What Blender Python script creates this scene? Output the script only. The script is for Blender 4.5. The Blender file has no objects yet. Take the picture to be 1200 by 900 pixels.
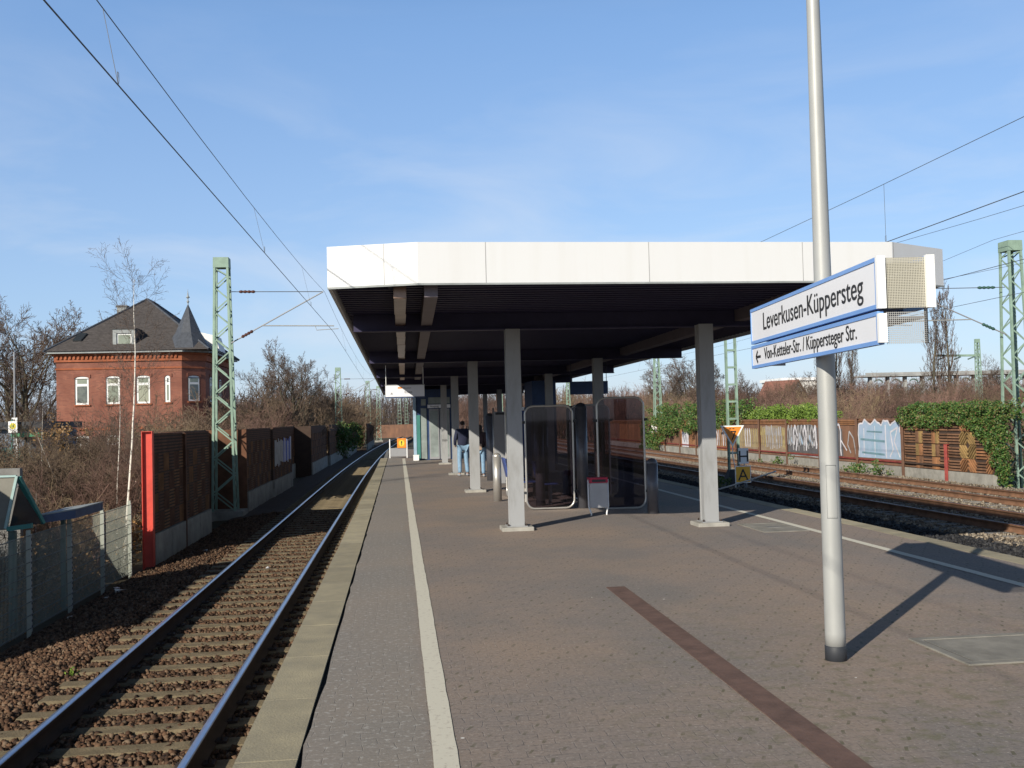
import bpy, bmesh, math, random
import numpy as np
from mathutils import Vector, Matrix
R = math.radians
S = bpy.context.scene
COL = S.collection

# ------------------------------------------------------------ camera
yaw, pitch, roll = R(6.37), R(1.94), 0.025
w = Vector((math.sin(yaw)*math.cos(pitch), math.cos(yaw)*math.cos(pitch), math.sin(pitch)))
r0 = Vector((math.cos(yaw), -math.sin(yaw), 0)); u0 = r0.cross(w)
cr = r0*math.cos(roll) - u0*math.sin(roll); cu = u0*math.cos(roll) + r0*math.sin(roll)
cam = bpy.data.cameras.new('camera'); cam.sensor_width = 36; cam.lens = 36; cam.clip_end = 4000; cam.clip_start = 0.05
camo = bpy.data.objects.new('camera', cam); COL.objects.link(camo)
camo.matrix_world = Matrix(((cr.x, cu.x, -w.x, 0), (cr.y, cu.y, -w.y, 0), (cr.z, cu.z, -w.z, 1.83), (0, 0, 0, 1)))
S.camera = camo

# ------------------------------------------------------------ sky, sun, exposure
SUN_AZ, SUN_EL = 39.1, 25.2          # the light travels towards this azimuth (from +Y to +X)
wd = bpy.data.worlds.new('World'); S.world = wd; wd.use_nodes = True
nt = wd.node_tree; nt.nodes.clear()
sky = nt.nodes.new('ShaderNodeTexSky'); sky.sky_type = 'NISHITA'; sky.sun_disc = False
sky.sun_elevation = R(SUN_EL); sky.sun_rotation = R(SUN_AZ + 180)
sky.altitude = 50; sky.air_density = 1.0; sky.dust_density = 0.6; sky.ozone_density = 3.0
tc = nt.nodes.new('ShaderNodeTexCoord'); mp = nt.nodes.new('ShaderNodeMapping')
mp.inputs['Scale'].default_value = (2.2, 2.6, 8.0); mp.inputs['Rotation'].default_value = (0.30, 0.22, 0.4); mp.inputs['Location'].default_value = (0.3, 0.0, 0.35)
nz = nt.nodes.new('ShaderNodeTexNoise'); nz.inputs['Scale'].default_value = 1.5; nz.inputs['Detail'].default_value = 7; nz.inputs['Roughness'].default_value = 0.55
nz.inputs['Distortion'].default_value = 0.6
rp = nt.nodes.new('ShaderNodeValToRGB'); rp.color_ramp.elements[0].position = 0.44; rp.color_ramp.elements[1].position = 0.74
rp.color_ramp.elements[1].color = (0.42, 0.42, 0.42, 1)
mx = nt.nodes.new('ShaderNodeMixRGB'); mx.inputs[2].default_value = (7.5, 8.0, 8.8, 1)
bg = nt.nodes.new('ShaderNodeBackground'); bg.inputs[1].default_value = 0.083
ow = nt.nodes.new('ShaderNodeOutputWorld')
L = nt.links
L.new(tc.outputs['Generated'], mp.inputs[0]); L.new(mp.outputs[0], nz.inputs['Vector']); L.new(nz.outputs[0], rp.inputs[0])
sc1 = nt.nodes.new('ShaderNodeMixRGB'); sc1.blend_type = 'MULTIPLY'; sc1.inputs[0].default_value = 1; sc1.inputs[2].default_value = (0.80, 0.78, 0.76, 1)
veil = nt.nodes.new('ShaderNodeMixRGB'); veil.blend_type = 'ADD'; veil.inputs[0].default_value = 1; veil.inputs[2].default_value = (1.0, 2.05, 4.1, 1)   # thin high veil that evens the blue
L.new(sky.outputs[0], sc1.inputs[1]); L.new(sc1.outputs[0], veil.inputs[1]); L.new(veil.outputs[0], mx.inputs[1]); sz = nt.nodes.new('ShaderNodeSeparateXYZ'); L.new(tc.outputs['Generated'], sz.inputs[0])
zr = nt.nodes.new('ShaderNodeMapRange'); zr.interpolation_type = 'SMOOTHSTEP'; zr.inputs[1].default_value = 0.35; zr.inputs[2].default_value = 0.66; zr.inputs[3].default_value = 1.0; zr.inputs[4].default_value = 0.12   # the deep blue of the upper sky
L.new(sz.outputs[2], zr.inputs[0]); zm = nt.nodes.new('ShaderNodeMixRGB'); zm.blend_type = 'MULTIPLY'; zm.inputs[0].default_value = 1; L.new(mx.outputs[0], zm.inputs[1]); L.new(zr.outputs[0], zm.inputs[2])
cz = nt.nodes.new('ShaderNodeMapRange'); cz.inputs[1].default_value = 0.40; cz.inputs[2].default_value = 0.16; L.new(sz.outputs[2], cz.inputs[0])
cm = nt.nodes.new('ShaderNodeMath'); cm.operation = 'MULTIPLY'; ca = nt.nodes.new('ShaderNodeMath'); ca.inputs[1].default_value = 0.13; L.new(rp.outputs[0], ca.inputs[0]); L.new(ca.outputs[0], cm.inputs[0]); L.new(cz.outputs[0], cm.inputs[1]); L.new(cm.outputs[0], mx.inputs[0])
L.new(zm.outputs[0], bg.inputs[0]); L.new(bg.outputs[0], ow.inputs[0])
sl = bpy.data.lights.new('sun', 'SUN'); sl.energy = 5.0; sl.angle = R(0.5); sl.color = (1.0, 0.93, 0.80)
so = bpy.data.objects.new('sun', sl); COL.objects.link(so)
tv = Vector((math.sin(R(SUN_AZ))*math.cos(R(SUN_EL)), math.cos(R(SUN_AZ))*math.cos(R(SUN_EL)), -math.sin(R(SUN_EL))))
so.rotation_euler = tv.to_track_quat('-Z', 'Y').to_euler(); so.location = (0, 0, 30)
S.view_settings.view_transform = 'Standard'; S.view_settings.look = 'None'
S.view_settings.exposure = 0.32; S.view_settings.gamma = 1; S.view_settings.use_curve_mapping = False
S.cycles.max_bounces = 6; S.cycles.transparent_max_bounces = 12

# ------------------------------------------------------------ materials
MATS = {}
def island_shift(m, lo, hi):
    n = m.node_tree; b = n.nodes['Principled BSDF']; src = b.inputs['Base Color'].links[0].from_socket; g = n.nodes.new('ShaderNodeNewGeometry'); r = n.nodes.new('ShaderNodeMapRange'); r.inputs[3].default_value = lo; r.inputs[4].default_value = hi
    x = n.nodes.new('ShaderNodeMixRGB'); x.blend_type = 'MULTIPLY'; x.inputs[0].default_value = 1; n.links.new(g.outputs['Random Per Island'], r.inputs[0]); n.links.new(src, x.inputs[1]); n.links.new(r.outputs[0], x.inputs[2]); n.links.new(x.outputs[0], b.inputs['Base Color'])
    return m
def mat(name, col, rough=0.8, metal=0.0, var=0.15, vscale=3.0, col2=None, bump=0.0, bscale=40.0, spec=0.4, detail=6, stretch=(1, 1, 1), thr=None, pervar=False):
    """procedural paint/stone/wood: a base colour mottled by noise towards col2, with an optional bump."""
    if name in MATS: return MATS[name]
    m = bpy.data.materials.new(name); m.use_nodes = True; n = m.node_tree; b = n.nodes['Principled BSDF']
    b.inputs['Roughness'].default_value = rough; b.inputs['Metallic'].default_value = metal
    b.inputs['Specular IOR Level'].default_value = spec
    t = n.nodes.new('ShaderNodeTexCoord'); mpn = n.nodes.new('ShaderNodeMapping'); mpn.inputs['Scale'].default_value = stretch
    n.links.new(t.outputs['Object'], mpn.inputs[0])
    a = n.nodes.new('ShaderNodeTexNoise'); a.inputs['Scale'].default_value = vscale; a.inputs['Detail'].default_value = detail; a.inputs['Roughness'].default_value = 0.65
    n.links.new(mpn.outputs[0], a.inputs['Vector'])
    rr = n.nodes.new('ShaderNodeValToRGB')
    lo, hi = thr if thr else (0.3, 0.7)
    rr.color_ramp.elements[0].position = lo; rr.color_ramp.elements[1].position = hi
    c2 = col2 if col2 else tuple(c*(1-2*var) for c in col)
    c1 = col if col2 else tuple(min(1, c*(1+var*0.6)) for c in col)
    rr.color_ramp.elements[0].color = (*c2, 1); rr.color_ramp.elements[1].color = (*c1, 1)
    n.links.new(a.outputs[0], rr.inputs[0]); n.links.new(rr.outputs[0], b.inputs['Base Color'])
    if bump:
        c = n.nodes.new('ShaderNodeTexNoise'); c.inputs['Scale'].default_value = bscale; c.inputs['Detail'].default_value = 5
        n.links.new(mpn.outputs[0], c.inputs['Vector'])
        bp = n.nodes.new('ShaderNodeBump'); bp.inputs['Strength'].default_value = bump; bp.inputs['Distance'].default_value = 0.02
        n.links.new(c.outputs[0], bp.inputs['Height']); n.links.new(bp.outputs[0], b.inputs['Normal'])
    if pervar:
        oi = n.nodes.new('ShaderNodeObjectInfo'); mr = n.nodes.new('ShaderNodeMapRange'); mr.inputs[3].default_value = 0.5; mr.inputs[4].default_value = 1.6
        n.links.new(oi.outputs['Random'], mr.inputs[0]); mm_ = n.nodes.new('ShaderNodeMixRGB'); mm_.blend_type = 'MULTIPLY'; mm_.inputs[0].default_value = 1
        n.links.new(rr.outputs[0], mm_.inputs[1]); n.links.new(mr.outputs[0], mm_.inputs[2]); n.links.new(mm_.outputs[0], b.inputs['Base Color'])
    MATS[name] = m
    return m

def paver_mat():
    m = bpy.data.materials.new('clinker_pavers'); m.use_nodes = True; n = m.node_tree; N = n.nodes.new; K = n.links.new
    b = n.nodes['Principled BSDF']; b.inputs['Roughness'].default_value = 0.82; b.inputs['Specular IOR Level'].default_value = 0.35
    t = N('ShaderNodeTexCoord')
    br = N('ShaderNodeTexBrick'); br.inputs['Scale'].default_value = 1; br.inputs['Brick Width'].default_value = 0.2; br.inputs['Row Height'].default_value = 0.1
    br.inputs['Mortar Size'].default_value = 0.004; br.inputs['Mortar Smooth'].default_value = 0.6; br.inputs['Bias'].default_value = 0
    br.inputs['Color1'].default_value = (0.218, 0.180, 0.157, 1); br.inputs['Color2'].default_value = (0.196, 0.167, 0.150, 1); br.inputs['Mortar'].default_value = (0.165, 0.143, 0.130, 1)
    wob = N('ShaderNodeTexNoise'); wob.inputs['Scale'].default_value = 2.6; wob.inputs['Detail'].default_value = 2
    va = N('ShaderNodeVectorMath'); va.operation = 'SCALE'; va.inputs['Scale'].default_value = 0.09
    vb = N('ShaderNodeVectorMath'); vb.operation = 'ADD'
    K(t.outputs['Object'], wob.inputs['Vector']); K(wob.outputs['Color'], va.inputs[0]); K(va.outputs[0], vb.inputs[0]); K(t.outputs['Object'], vb.inputs[1]); K(vb.outputs[0], br.inputs['Vector'])
    # large patches, greyer or pinker
    def noise(sc, det, lo, hi, src=None, st=None):
        a = N('ShaderNodeTexNoise'); a.inputs['Scale'].default_value = sc; a.inputs['Detail'].default_value = det; a.inputs['Roughness'].default_value = 0.6
        if st:
            q = N('ShaderNodeMapping'); q.inputs['Scale'].default_value = st; K(t.outputs['Object'], q.inputs[0]); K(q.outputs[0], a.inputs['Vector'])
        else: K(t.outputs['Object'], a.inputs['Vector'])
        r = N('ShaderNodeMapRange'); r.inputs[1].default_value = lo; r.inputs[2].default_value = hi; K(a.outputs[0], r.inputs[0]); return r.outputs[0]
    def mixc(f, a, bcol, mode='MIX'):
        x = N('ShaderNodeMixRGB'); x.blend_type = mode
        if isinstance(f, float): x.inputs[0].default_value = f
        else: K(f, x.inputs[0])
        K(a, x.inputs[1])
        if isinstance(bcol, tuple): x.inputs[2].default_value = (*bcol, 1)
        else: K(bcol, x.inputs[2])
        return x.outputs[0]
    def mul(a, k):
        x = N('ShaderNodeMath'); x.operation = 'MULTIPLY'; K(a, x.inputs[0])
        if isinstance(k, float): x.inputs[1].default_value = k
        else: K(k, x.inputs[1])
        return x.outputs[0]
    c = br.outputs['Color']
    c = mixc(mul(noise(0.35, 5, 0.42, 0.62), 0.62), c, (0.285, 0.210, 0.155))          # worn reddish patches
    c = mixc(mul(noise(0.6, 6, 0.5, 0.72, st=(1, 0.5, 1)), 0.75), c, (0.150, 0.143, 0.136))    # grey trodden patches
    c = mixc(mul(noise(34, 4, 0.50, 0.72), 0.6), c, (0.08, 0.072, 0.066))             # fine grit
    c = mixc(mul(noise(40, 3, 0.58, 0.70), 0.7), c, (0.34, 0.31, 0.275))                # pale grains
    sx = N('ShaderNodeSeparateXYZ'); K(vb.outputs[0], sx.inputs[0]); xr = N('ShaderNodeMapRange'); xr.inputs[1].default_value = 0.35; xr.inputs[2].default_value = 0.1; K(sx.outputs[0], xr.inputs[0])
    c = mixc(mul(xr.outputs[0], 0.55), c, (0.222, 0.206, 0.180)); c = mixc(mul(mul(xr.outputs[0], noise(24, 3, 0.56, 0.66)), 0.6), c, (0.40, 0.385, 0.36))   # greyer strip along the edge
    # moss in the joint crossings
    def M2(op, a, b_=None, c_=None):
        x = N('ShaderNodeMath'); x.operation = op
        for i_, q in enumerate((a, b_, c_)):
            if q is None: continue
            if isinstance(q, (int, float)): x.inputs[i_].default_value = q
            else: K(q, x.inputs[i_])
        return x.outputs[0]
    px_, py_ = sx.outputs[0], sx.outputs[1]
    v_ = M2('DIVIDE', py_, 0.165); row = M2('FLOOR', v_); fv = M2('FRACT', v_)
    u_ = M2('ADD', M2('DIVIDE', px_, 0.2), M2('MULTIPLY', row, 0.5)); u_ = M2('ADD', u_, M2('MULTIPLY', fv, -0.3)); fu = M2('ABSOLUTE', M2('SUBTRACT', M2('FRACT', u_), 0.5))
    tick = M2('MULTIPLY', M2('LESS_THAN', fu, 0.055), M2('LESS_THAN', M2('ABSOLUTE', M2('SUBTRACT', fv, 0.5)), 0.2))
    moss = M2('MULTIPLY', M2('MULTIPLY', tick, noise(5.5, 3, 0.38, 0.56)), M2('MULTIPLY', noise(0.55, 4, 0.30, 0.56), M2('SUBTRACT', 1.0, xr.outputs[0])))
    ny = N('ShaderNodeMapRange'); ny.inputs[1].default_value = 11.0; ny.inputs[2].default_value = 6.0; K(py_, ny.inputs[0]); nx_ = N('ShaderNodeMapRange'); nx_.inputs[1].default_value = 0.9; nx_.inputs[2].default_value = 2.6; K(px_, nx_.inputs[0])
    near = M2('MULTIPLY', ny.outputs[0], nx_.outputs[0])
    c = mixc(mul(moss, 0.75), c, (0.078, 0.074, 0.040))
    c = mixc(M2('MULTIPLY', M2('MULTIPLY', near, noise(7.0, 5, 0.50, 0.66)), 0.55), c, (0.115, 0.112, 0.055))   # green film of moss near the pole
    # chewing gum and paper flecks
    vo = N('ShaderNodeTexVoronoi'); vo.inputs['Scale'].default_value = 2.6; K(t.outputs['Object'], vo.inputs['Vector'])
    lt = N('ShaderNodeMath'); lt.operation = 'LESS_THAN'; lt.inputs[1].default_value = 0.032; K(vo.outputs['Distance'], lt.inputs[0])
    sep = N('ShaderNodeSeparateColor'); K(vo.outputs['Color'], sep.inputs[0])
    gt = N('ShaderNodeMath'); gt.operation = 'GREATER_THAN'; gt.inputs[1].default_value = 0.70; K(sep.outputs[0], gt.inputs[0])
    c = mixc(mul(lt.outputs[0], gt.outputs[0]), c, (0.62, 0.60, 0.57))
    K(c, b.inputs['Base Color'])
    hb = N('ShaderNodeTexNoise'); hb.inputs['Scale'].default_value = 60; hb.inputs['Detail'].default_value = 3; K(t.outputs['Object'], hb.inputs['Vector'])
    inv = N('ShaderNodeMath'); inv.operation = 'MULTIPLY_ADD'; inv.inputs[1].default_value = -1.0; K(br.outputs['Fac'], inv.inputs[0]); K(mul(hb.outputs[0], 0.5), inv.inputs[2])
    bp = N('ShaderNodeBump'); bp.inputs['Strength'].default_value = 0.5; bp.inputs['Distance'].default_value = 0.004; K(inv.outputs[0], bp.inputs['Height']); K(bp.outputs[0], b.inputs['Normal'])
    return m

def brick_mat(name, c1, c2, mo, bw=0.25, rh=0.08, vertical_x=True):
    m = bpy.data.materials.new(name); m.use_nodes = True; n = m.node_tree; N = n.nodes.new; K = n.links.new
    b = n.nodes['Principled BSDF']; b.inputs['Roughness'].default_value = 0.9; b.inputs['Specular IOR Level'].default_value = 0.2
    t = N('ShaderNodeTexCoord'); sp = N('ShaderNodeSeparateXYZ'); cb = N('ShaderNodeCombineXYZ'); ad = N('ShaderNodeMath')
    K(t.outputs['Object'], sp.inputs[0]); K(sp.outputs[0], ad.inputs[0]); K(sp.outputs[1], ad.inputs[1]); K(ad.outputs[0], cb.inputs[0]); K(sp.outputs[2], cb.inputs[1])
    br = N('ShaderNodeTexBrick'); br.inputs['Scale'].default_value = 1; br.inputs['Brick Width'].default_value = bw; br.inputs['Row Height'].default_value = rh
    br.inputs['Mortar Size'].default_value = 0.008; br.inputs['Color1'].default_value = (*c1, 1); br.inputs['Color2'].default_value = (*c2, 1); br.inputs['Mortar'].default_value = (*mo, 1)
    K(cb.outputs[0], br.inputs['Vector'])
    a = N('ShaderNodeTexNoise'); a.inputs['Scale'].default_value = 0.8; a.inputs['Detail'].default_value = 6; K(t.outputs['Object'], a.inputs['Vector'])
    r = N('ShaderNodeMapRange'); r.inputs[1].default_value = 0.4; r.inputs[2].default_value = 0.7; K(a.outputs[0], r.inputs[0])
    x = N('ShaderNodeMixRGB'); x.inputs[2].default_value = (c1[0]*0.55, c1[1]*0.55, c1[2]*0.6, 1); K(r.outputs[0], x.inputs[0]); K(br.outputs[0], x.inputs[1])
    x.inputs[0].default_value = 0.5; K(x.outputs[0], b.inputs['Base Color'])
    return m

def glass_mat(name, tint, alpha_mix=0.75, rough=0.03):
    m = bpy.data.materials.new(name); m.use_nodes = True; n = m.node_tree; n.nodes.remove(n.nodes['Principled BSDF']); N = n.nodes.new
    t = N('ShaderNodeBsdfTransparent'); t.inputs[0].default_value = (*tint, 1)
    g = N('ShaderNodeBsdfGlossy'); g.inputs['Roughness'].default_value = rough
    fr = N('ShaderNodeFresnel'); fr.inputs[0].default_value = 1.45
    mixs = N('ShaderNodeMixShader'); n.links.new(fr.outputs[0], mixs.inputs[0]); n.links.new(t.outputs[0], mixs.inputs[1]); n.links.new(g.outputs[0], mixs.inputs[2])
    n.links.new(mixs.outputs[0], n.nodes['Material Output'].inputs[0])
    return m

def net_mat(name, col, cell, wire, faint):
    """woven wire net: a fine grid of wires, the rest see-through."""
    m = bpy.data.materials.new(name); m.use_nodes = True; n = m.node_tree; b = n.nodes['Principled BSDF']; N = n.nodes.new; K = n.links.new
    b.inputs['Base Color'].default_value = (*col, 1); b.inputs['Roughness'].default_value = 0.5
    t = N('ShaderNodeTexCoord'); sp = N('ShaderNodeSeparateXYZ'); K(t.outputs['Object'], sp.inputs[0])
    outs = []
    for i in (0, 2):
        md = N('ShaderNodeMath'); md.operation = 'PINGPONG'; md.inputs[1].default_value = cell/2; K(sp.outputs[i], md.inputs[0])
        lt = N('ShaderNodeMath'); lt.operation = 'LESS_THAN'; lt.inputs[1].default_value = wire/2; K(md.outputs[0], lt.inputs[0]); outs.append(lt.outputs[0])
    mxm = N('ShaderNodeMath'); mxm.operation = 'MAXIMUM'; K(outs[0], mxm.inputs[0]); K(outs[1], mxm.inputs[1])
    tr = N('ShaderNodeBsdfTransparent'); tr.inputs[0].default_value = (faint, faint, faint, 1)
    ms = N('ShaderNodeMixShader'); K(mxm.outputs[0], ms.inputs[0]); K(tr.outputs[0], ms.inputs[1]); K(b.outputs[0], ms.inputs[2]); K(ms.outputs[0], n.nodes['Material Output'].inputs[0])
    return m

def leaf_mat(name, c1, c2):
    m = bpy.data.materials.new(name); m.use_nodes = True; n = m.node_tree; b = n.nodes['Principled BSDF']; N = n.nodes.new; K = n.links.new
    b.inputs['Roughness'].default_value = 0.55; b.inputs['Specular IOR Level'].default_value = 0.35
    g = N('ShaderNodeNewGeometry'); r = N('ShaderNodeValToRGB'); r.color_ramp.elements[0].color = (*c1, 1); r.color_ramp.elements[1].color = (*c2, 1)
    K(g.outputs['Random Per Island'], r.inputs[0]); K(r.outputs[0], b.inputs['Base Color'])
    return m
def island_mat(name, cols, rough=0.85, bump=0):
    m = bpy.data.materials.new(name); m.use_nodes = True; n = m.node_tree; b = n.nodes['Principled BSDF']; N = n.nodes.new; K = n.links.new
    b.inputs['Roughness'].default_value = rough; b.inputs['Specular IOR Level'].default_value = 0.25
    g = N('ShaderNodeNewGeometry'); r = N('ShaderNodeValToRGB'); e = r.color_ramp.elements
    while len(e) < len(cols): e.new(0.5)
    for i, c in enumerate(cols): e[i].position = i/(len(cols)-1); e[i].color = (*c, 1)
    K(g.outputs['Random Per Island'], r.inputs[0]); K(r.outputs[0], b.inputs['Base Color'])
    return m

M_PAVER = paver_mat()
M_KERB = mat('kerb_concrete', (0.35, 0.305, 0.205), 0.9, col2=(0.24, 0.215, 0.155), vscale=3.2, bump=0.25, bscale=70)
island_shift(M_KERB, 0.82, 1.12)
M_CONC = mat('concrete', (0.33, 0.315, 0.28), 0.9, var=0.2, vscale=2.0, bump=0.2)
M_HATCH = mat('hatch_concrete', (0.225, 0.212, 0.185), 0.9, var=0.2, vscale=3, bump=0.2)
M_CONCD = mat('old_concrete', (0.2, 0.195, 0.185), 0.92, var=0.28, vscale=1.4, bump=0.3)
M_PAINTW = mat('worn_white_paint', (0.56, 0.53, 0.44), 0.7, col2=(0.36, 0.32, 0.27), vscale=22, thr=(0.30, 0.44))
M_STRIP = mat('brown_strip', (0.13, 0.078, 0.062), 0.8, var=0.2, vscale=5, bump=0.2)
M_DARKJ = mat('dark_joint', (0.035, 0.035, 0.035), 0.95)
M_FASCIA = mat('white_fascia', (0.60, 0.605, 0.61), 0.45, col2=(0.582, 0.584, 0.582), vscale=2.2, stretch=(1.6, 1.6, .12), thr=(0.32, 0.52))
M_FASCIAG = mat('grey_fascia', (0.80, 0.79, 0.76), 0.45, var=0.03, vscale=1)
M_SEAM = mat('seam_grey', (0.35, 0.35, 0.35), 0.6)
M_COLUMN = mat('grey_column_paint', (0.285, 0.29, 0.295), 0.55, col2=(0.22, 0.22, 0.215), vscale=5, stretch=(1, 1, 0.25), thr=(0.28, 0.5))
M_MAST = mat('green_mast_paint', (0.235, 0.335, 0.265), 0.6, var=0.16, vscale=2.5)
M_MASTD = mat('dark_mast_paint', (0.10, 0.15, 0.13), 0.6)
M_GALV = mat('galvanised_steel', (0.36, 0.365, 0.355), 0.5, metal=0.15, var=0.1, vscale=2, stretch=(1, 1, .4))
M_FENCE = mat('dull_fence_wire', (0.34, 0.36, 0.31), 0.6, var=0.1)
M_FENCED = mat('dark_fence_wire', (0.13, 0.14, 0.14), 0.6, var=0.1)
M_STEEL = mat('brushed_steel', (0.46, 0.44, 0.41), 0.36, metal=0.6, var=0.05)
M_BLACK = mat('black_coat', (0.03, 0.033, 0.04), 0.6)
M_DTUBE = mat('dark_tube', (0.11, 0.11, 0.125), 0.35, metal=0.2)
M_WIRE = mat('wire', (0.09, 0.095, 0.10), 0.5)
M_INS = mat('brown_insulator', (0.10, 0.045, 0.035), 0.25)
M_INSG = mat('green_insulator', (0.05, 0.11, 0.09), 0.25)
M_RUST = mat('rail_rust', (0.20, 0.105, 0.06), 0.85, var=0.25, vscale=3)
M_RUSTD = mat('rail_dark_rust', (0.045, 0.03, 0.024), 0.85, var=0.2, vscale=3)
M_RAILTOP = mat('rail_polished', (0.42, 0.46, 0.56), 0.28, metal=0.9, var=0.05)
M_RAILTOPR = mat('rail_brown_top', (0.13, 0.06, 0.045), 0.45, metal=0.3, var=0.1)
M_SLEEP = mat('mossy_sleeper', (0.21, 0.165, 0.10), 0.95, col2=(0.09, 0.07, 0.04), vscale=3.5, bump=0.4, bscale=45)
M_SLEEPR = mat('grey_sleeper', (0.27, 0.25, 0.225), 0.95, var=0.2, vscale=3)
M_WHITE = mat('white_enamel', (0.80, 0.80, 0.79), 0.35, var=0.02)
M_SIGNW = mat('sign_white', (0.72, 0.73, 0.77), 0.35, var=0.02)
M_BLUE = mat('sign_blue_edge', (0.17, 0.33, 0.68), 0.4, var=0.04)
M_INK = mat('black_lettering', (0.02, 0.02, 0.022), 0.5)
M_ORANGE = mat('orange_plate', (0.78, 0.26, 0.035), 0.45, var=0.05)
M_OCHRE = mat('amber_plate', (0.88, 0.44, 0.035), 0.4, var=0.05)
M_RED = mat('red_post_paint', (0.60, 0.075, 0.05), 0.5, var=0.12, vscale=4)
M_REDP = mat('faded_red_post', (0.42, 0.085, 0.07), 0.6, var=0.2, vscale=4)
M_REDD = mat('faded_red_rail', (0.25, 0.05, 0.042), 0.7, var=0.25, vscale=3)
M_CRIM = mat('crimson_lid', (0.42, 0.012, 0.05), 0.4)
M_GREY = mat('grey_sheet', (0.27, 0.275, 0.29), 0.5, var=0.06)
M_BIN = mat('light_grey_bin', (0.42, 0.42, 0.43), 0.5, var=0.08)
M_BLUEP = mat('blue_panel', (0.035, 0.065, 0.22), 0.45)
M_AWN = mat('grey_blue_awning', (0.06, 0.085, 0.16), 0.6, var=0.15)
M_TEAL = mat('teal_steel', (0.05, 0.20, 0.18), 0.5, var=0.1)
M_TEALL = mat('pale_teal_edge', (0.36, 0.50, 0.48), 0.5)
M_ROOFG = mat('grey_roof_sheet', (0.21, 0.20, 0.17), 0.7, var=0.12, vscale=2)
M_SLATE = mat('slate_roof', (0.075, 0.066, 0.064), 0.75, var=0.25, vscale=4, bump=0.5, bscale=9, stretch=(1, 1, 3))
M_SLATEB = mat('blue_slate', (0.06, 0.068, 0.085), 0.6, var=0.2, vscale=5)
M_LEAD = mat('weathered_zinc', (0.27, 0.29, 0.29), 0.6, var=0.15)
M_BRICK = brick_mat('red_brick', (0.30, 0.118, 0.078), (0.215, 0.082, 0.06), (0.2, 0.12, 0.09))
M_BRICKO = brick_mat('orange_brick', (0.42, 0.13, 0.055), (0.33, 0.10, 0.05), (0.2, 0.11, 0.08))
M_WINF = mat('white_window_frame', (0.75, 0.75, 0.73), 0.5, var=0.03)
M_PANE = mat('window_pane', (0.24, 0.27, 0.21), 0.12, var=0.15, vscale=1.2, spec=0.7)
M_PANEB = mat('grey_window_pane', (0.15, 0.17, 0.15), 0.1, col2=(0.06, 0.07, 0.07), vscale=2.2, spec=0.8)
M_PANEC = mat('curtained_pane', (0.36, 0.36, 0.27), 0.25, col2=(0.2, 0.22, 0.17), vscale=4, stretch=(3, 3, .4), spec=0.6)
M_PANED = mat('dark_window_pane', (0.03, 0.035, 0.04), 0.1, spec=0.8)
M_FADE = mat('weathered_bridge_concrete', (0.34, 0.34, 0.33), 0.85, var=0.2, vscale=.6)
M_REDROOF = mat('red_tiles', (0.22, 0.10, 0.075), 0.85, var=0.2, vscale=2)
M_PLASTER = mat('white_plaster', (0.72, 0.70, 0.66), 0.85)
M_BLUEG = mat('blue_grey_cladding', (0.16, 0.19, 0.24), 0.6, var=0.08)
M_BGREEN = mat('green_edge', (0.05, 0.28, 0.14), 0.5)
M_YELLOW = mat('yellow_disc', (0.75, 0.60, 0.05), 0.5)
M_WOODO = mat('orange_wood', (0.35, 0.165, 0.075), 0.85, var=0.22, vscale=3); island_shift(M_WOODO, 0.65, 1.15)
M_WOODY = mat('ochre_wood', (0.37, 0.24, 0.095), 0.85, var=0.22, vscale=3); island_shift(M_WOODY, 0.65, 1.15)
M_WOODB = mat('brown_wood', (0.24, 0.125, 0.07), 0.85, var=0.25, vscale=3); island_shift(M_WOODB, 0.65, 1.15)
M_WOODD = mat('shade_darkened_wood', (0.15, 0.068, 0.038), 0.9, var=0.25, vscale=3)  # left barrier boards: deep shade put into the wood colour
M_WOODE = mat('mid_brown_wood', (0.25, 0.12, 0.05), 0.9, var=0.25, vscale=3)
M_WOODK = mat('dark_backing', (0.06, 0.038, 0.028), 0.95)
M_RUSTW = mat('rusty_brown_boards', (0.235, 0.12, 0.07), 0.85, col2=(0.115, 0.066, 0.048), vscale=1.5, stretch=(1, 1, .3))
M_SOFFIT = mat('shade_navy_soffit', (0.024, 0.021, 0.062), 0.65, var=0.08)  # navy puts the deep blue shade under the roof into the colour
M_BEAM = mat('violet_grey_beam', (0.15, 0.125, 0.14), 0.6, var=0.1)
M_XBEAM = mat('shade_navy_cross_beam', (0.034, 0.030, 0.075), 0.6, var=0.1)  # same under-roof shade put into the beam colour
M_TROUGH = mat('bronze_trough', (0.24, 0.155, 0.115), 0.32, metal=0.45, var=0.3, vscale=1.5, stretch=(1, 1.5, 1))
M_TGLASS = glass_mat('smoked_glass', (0.46, 0.41, 0.45))
M_DOORGL = mat('door_glass', (0.26, 0.30, 0.29), 0.15, var=0.2, vscale=1.5, spec=0.6)
M_PALEB = mat('pale_blue_post', (0.33, 0.46, 0.58), 0.5)
M_DBLUE = mat('dark_blue_frame', (0.025, 0.055, 0.14), 0.5)
M_BARK = mat('grey_bark', (0.125, 0.105, 0.08), 0.95, col2=(0.07, 0.068, 0.04), vscale=4, stretch=(2, 2, 0.6))
M_TWIG = mat('bare_twigs', (0.135, 0.098, 0.078), 0.95, var=0.2)
M_TWIGR = mat('reddish_twigs', (0.185, 0.112, 0.088), 0.95, var=0.2, pervar=True)
M_TWIGT = mat('tan_twigs', (0.22, 0.165, 0.10), 0.95, var=0.2, pervar=True)
M_TWIGO = mat('olive_twigs', (0.135, 0.095, 0.065), 0.95, var=0.25, pervar=True)
M_BIRCH = mat('birch_bark', (0.66, 0.62, 0.55), 0.8, col2=(0.16, 0.13, 0.11), vscale=6, thr=(0.36, 0.45), stretch=(1, 1, 2.5))
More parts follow.
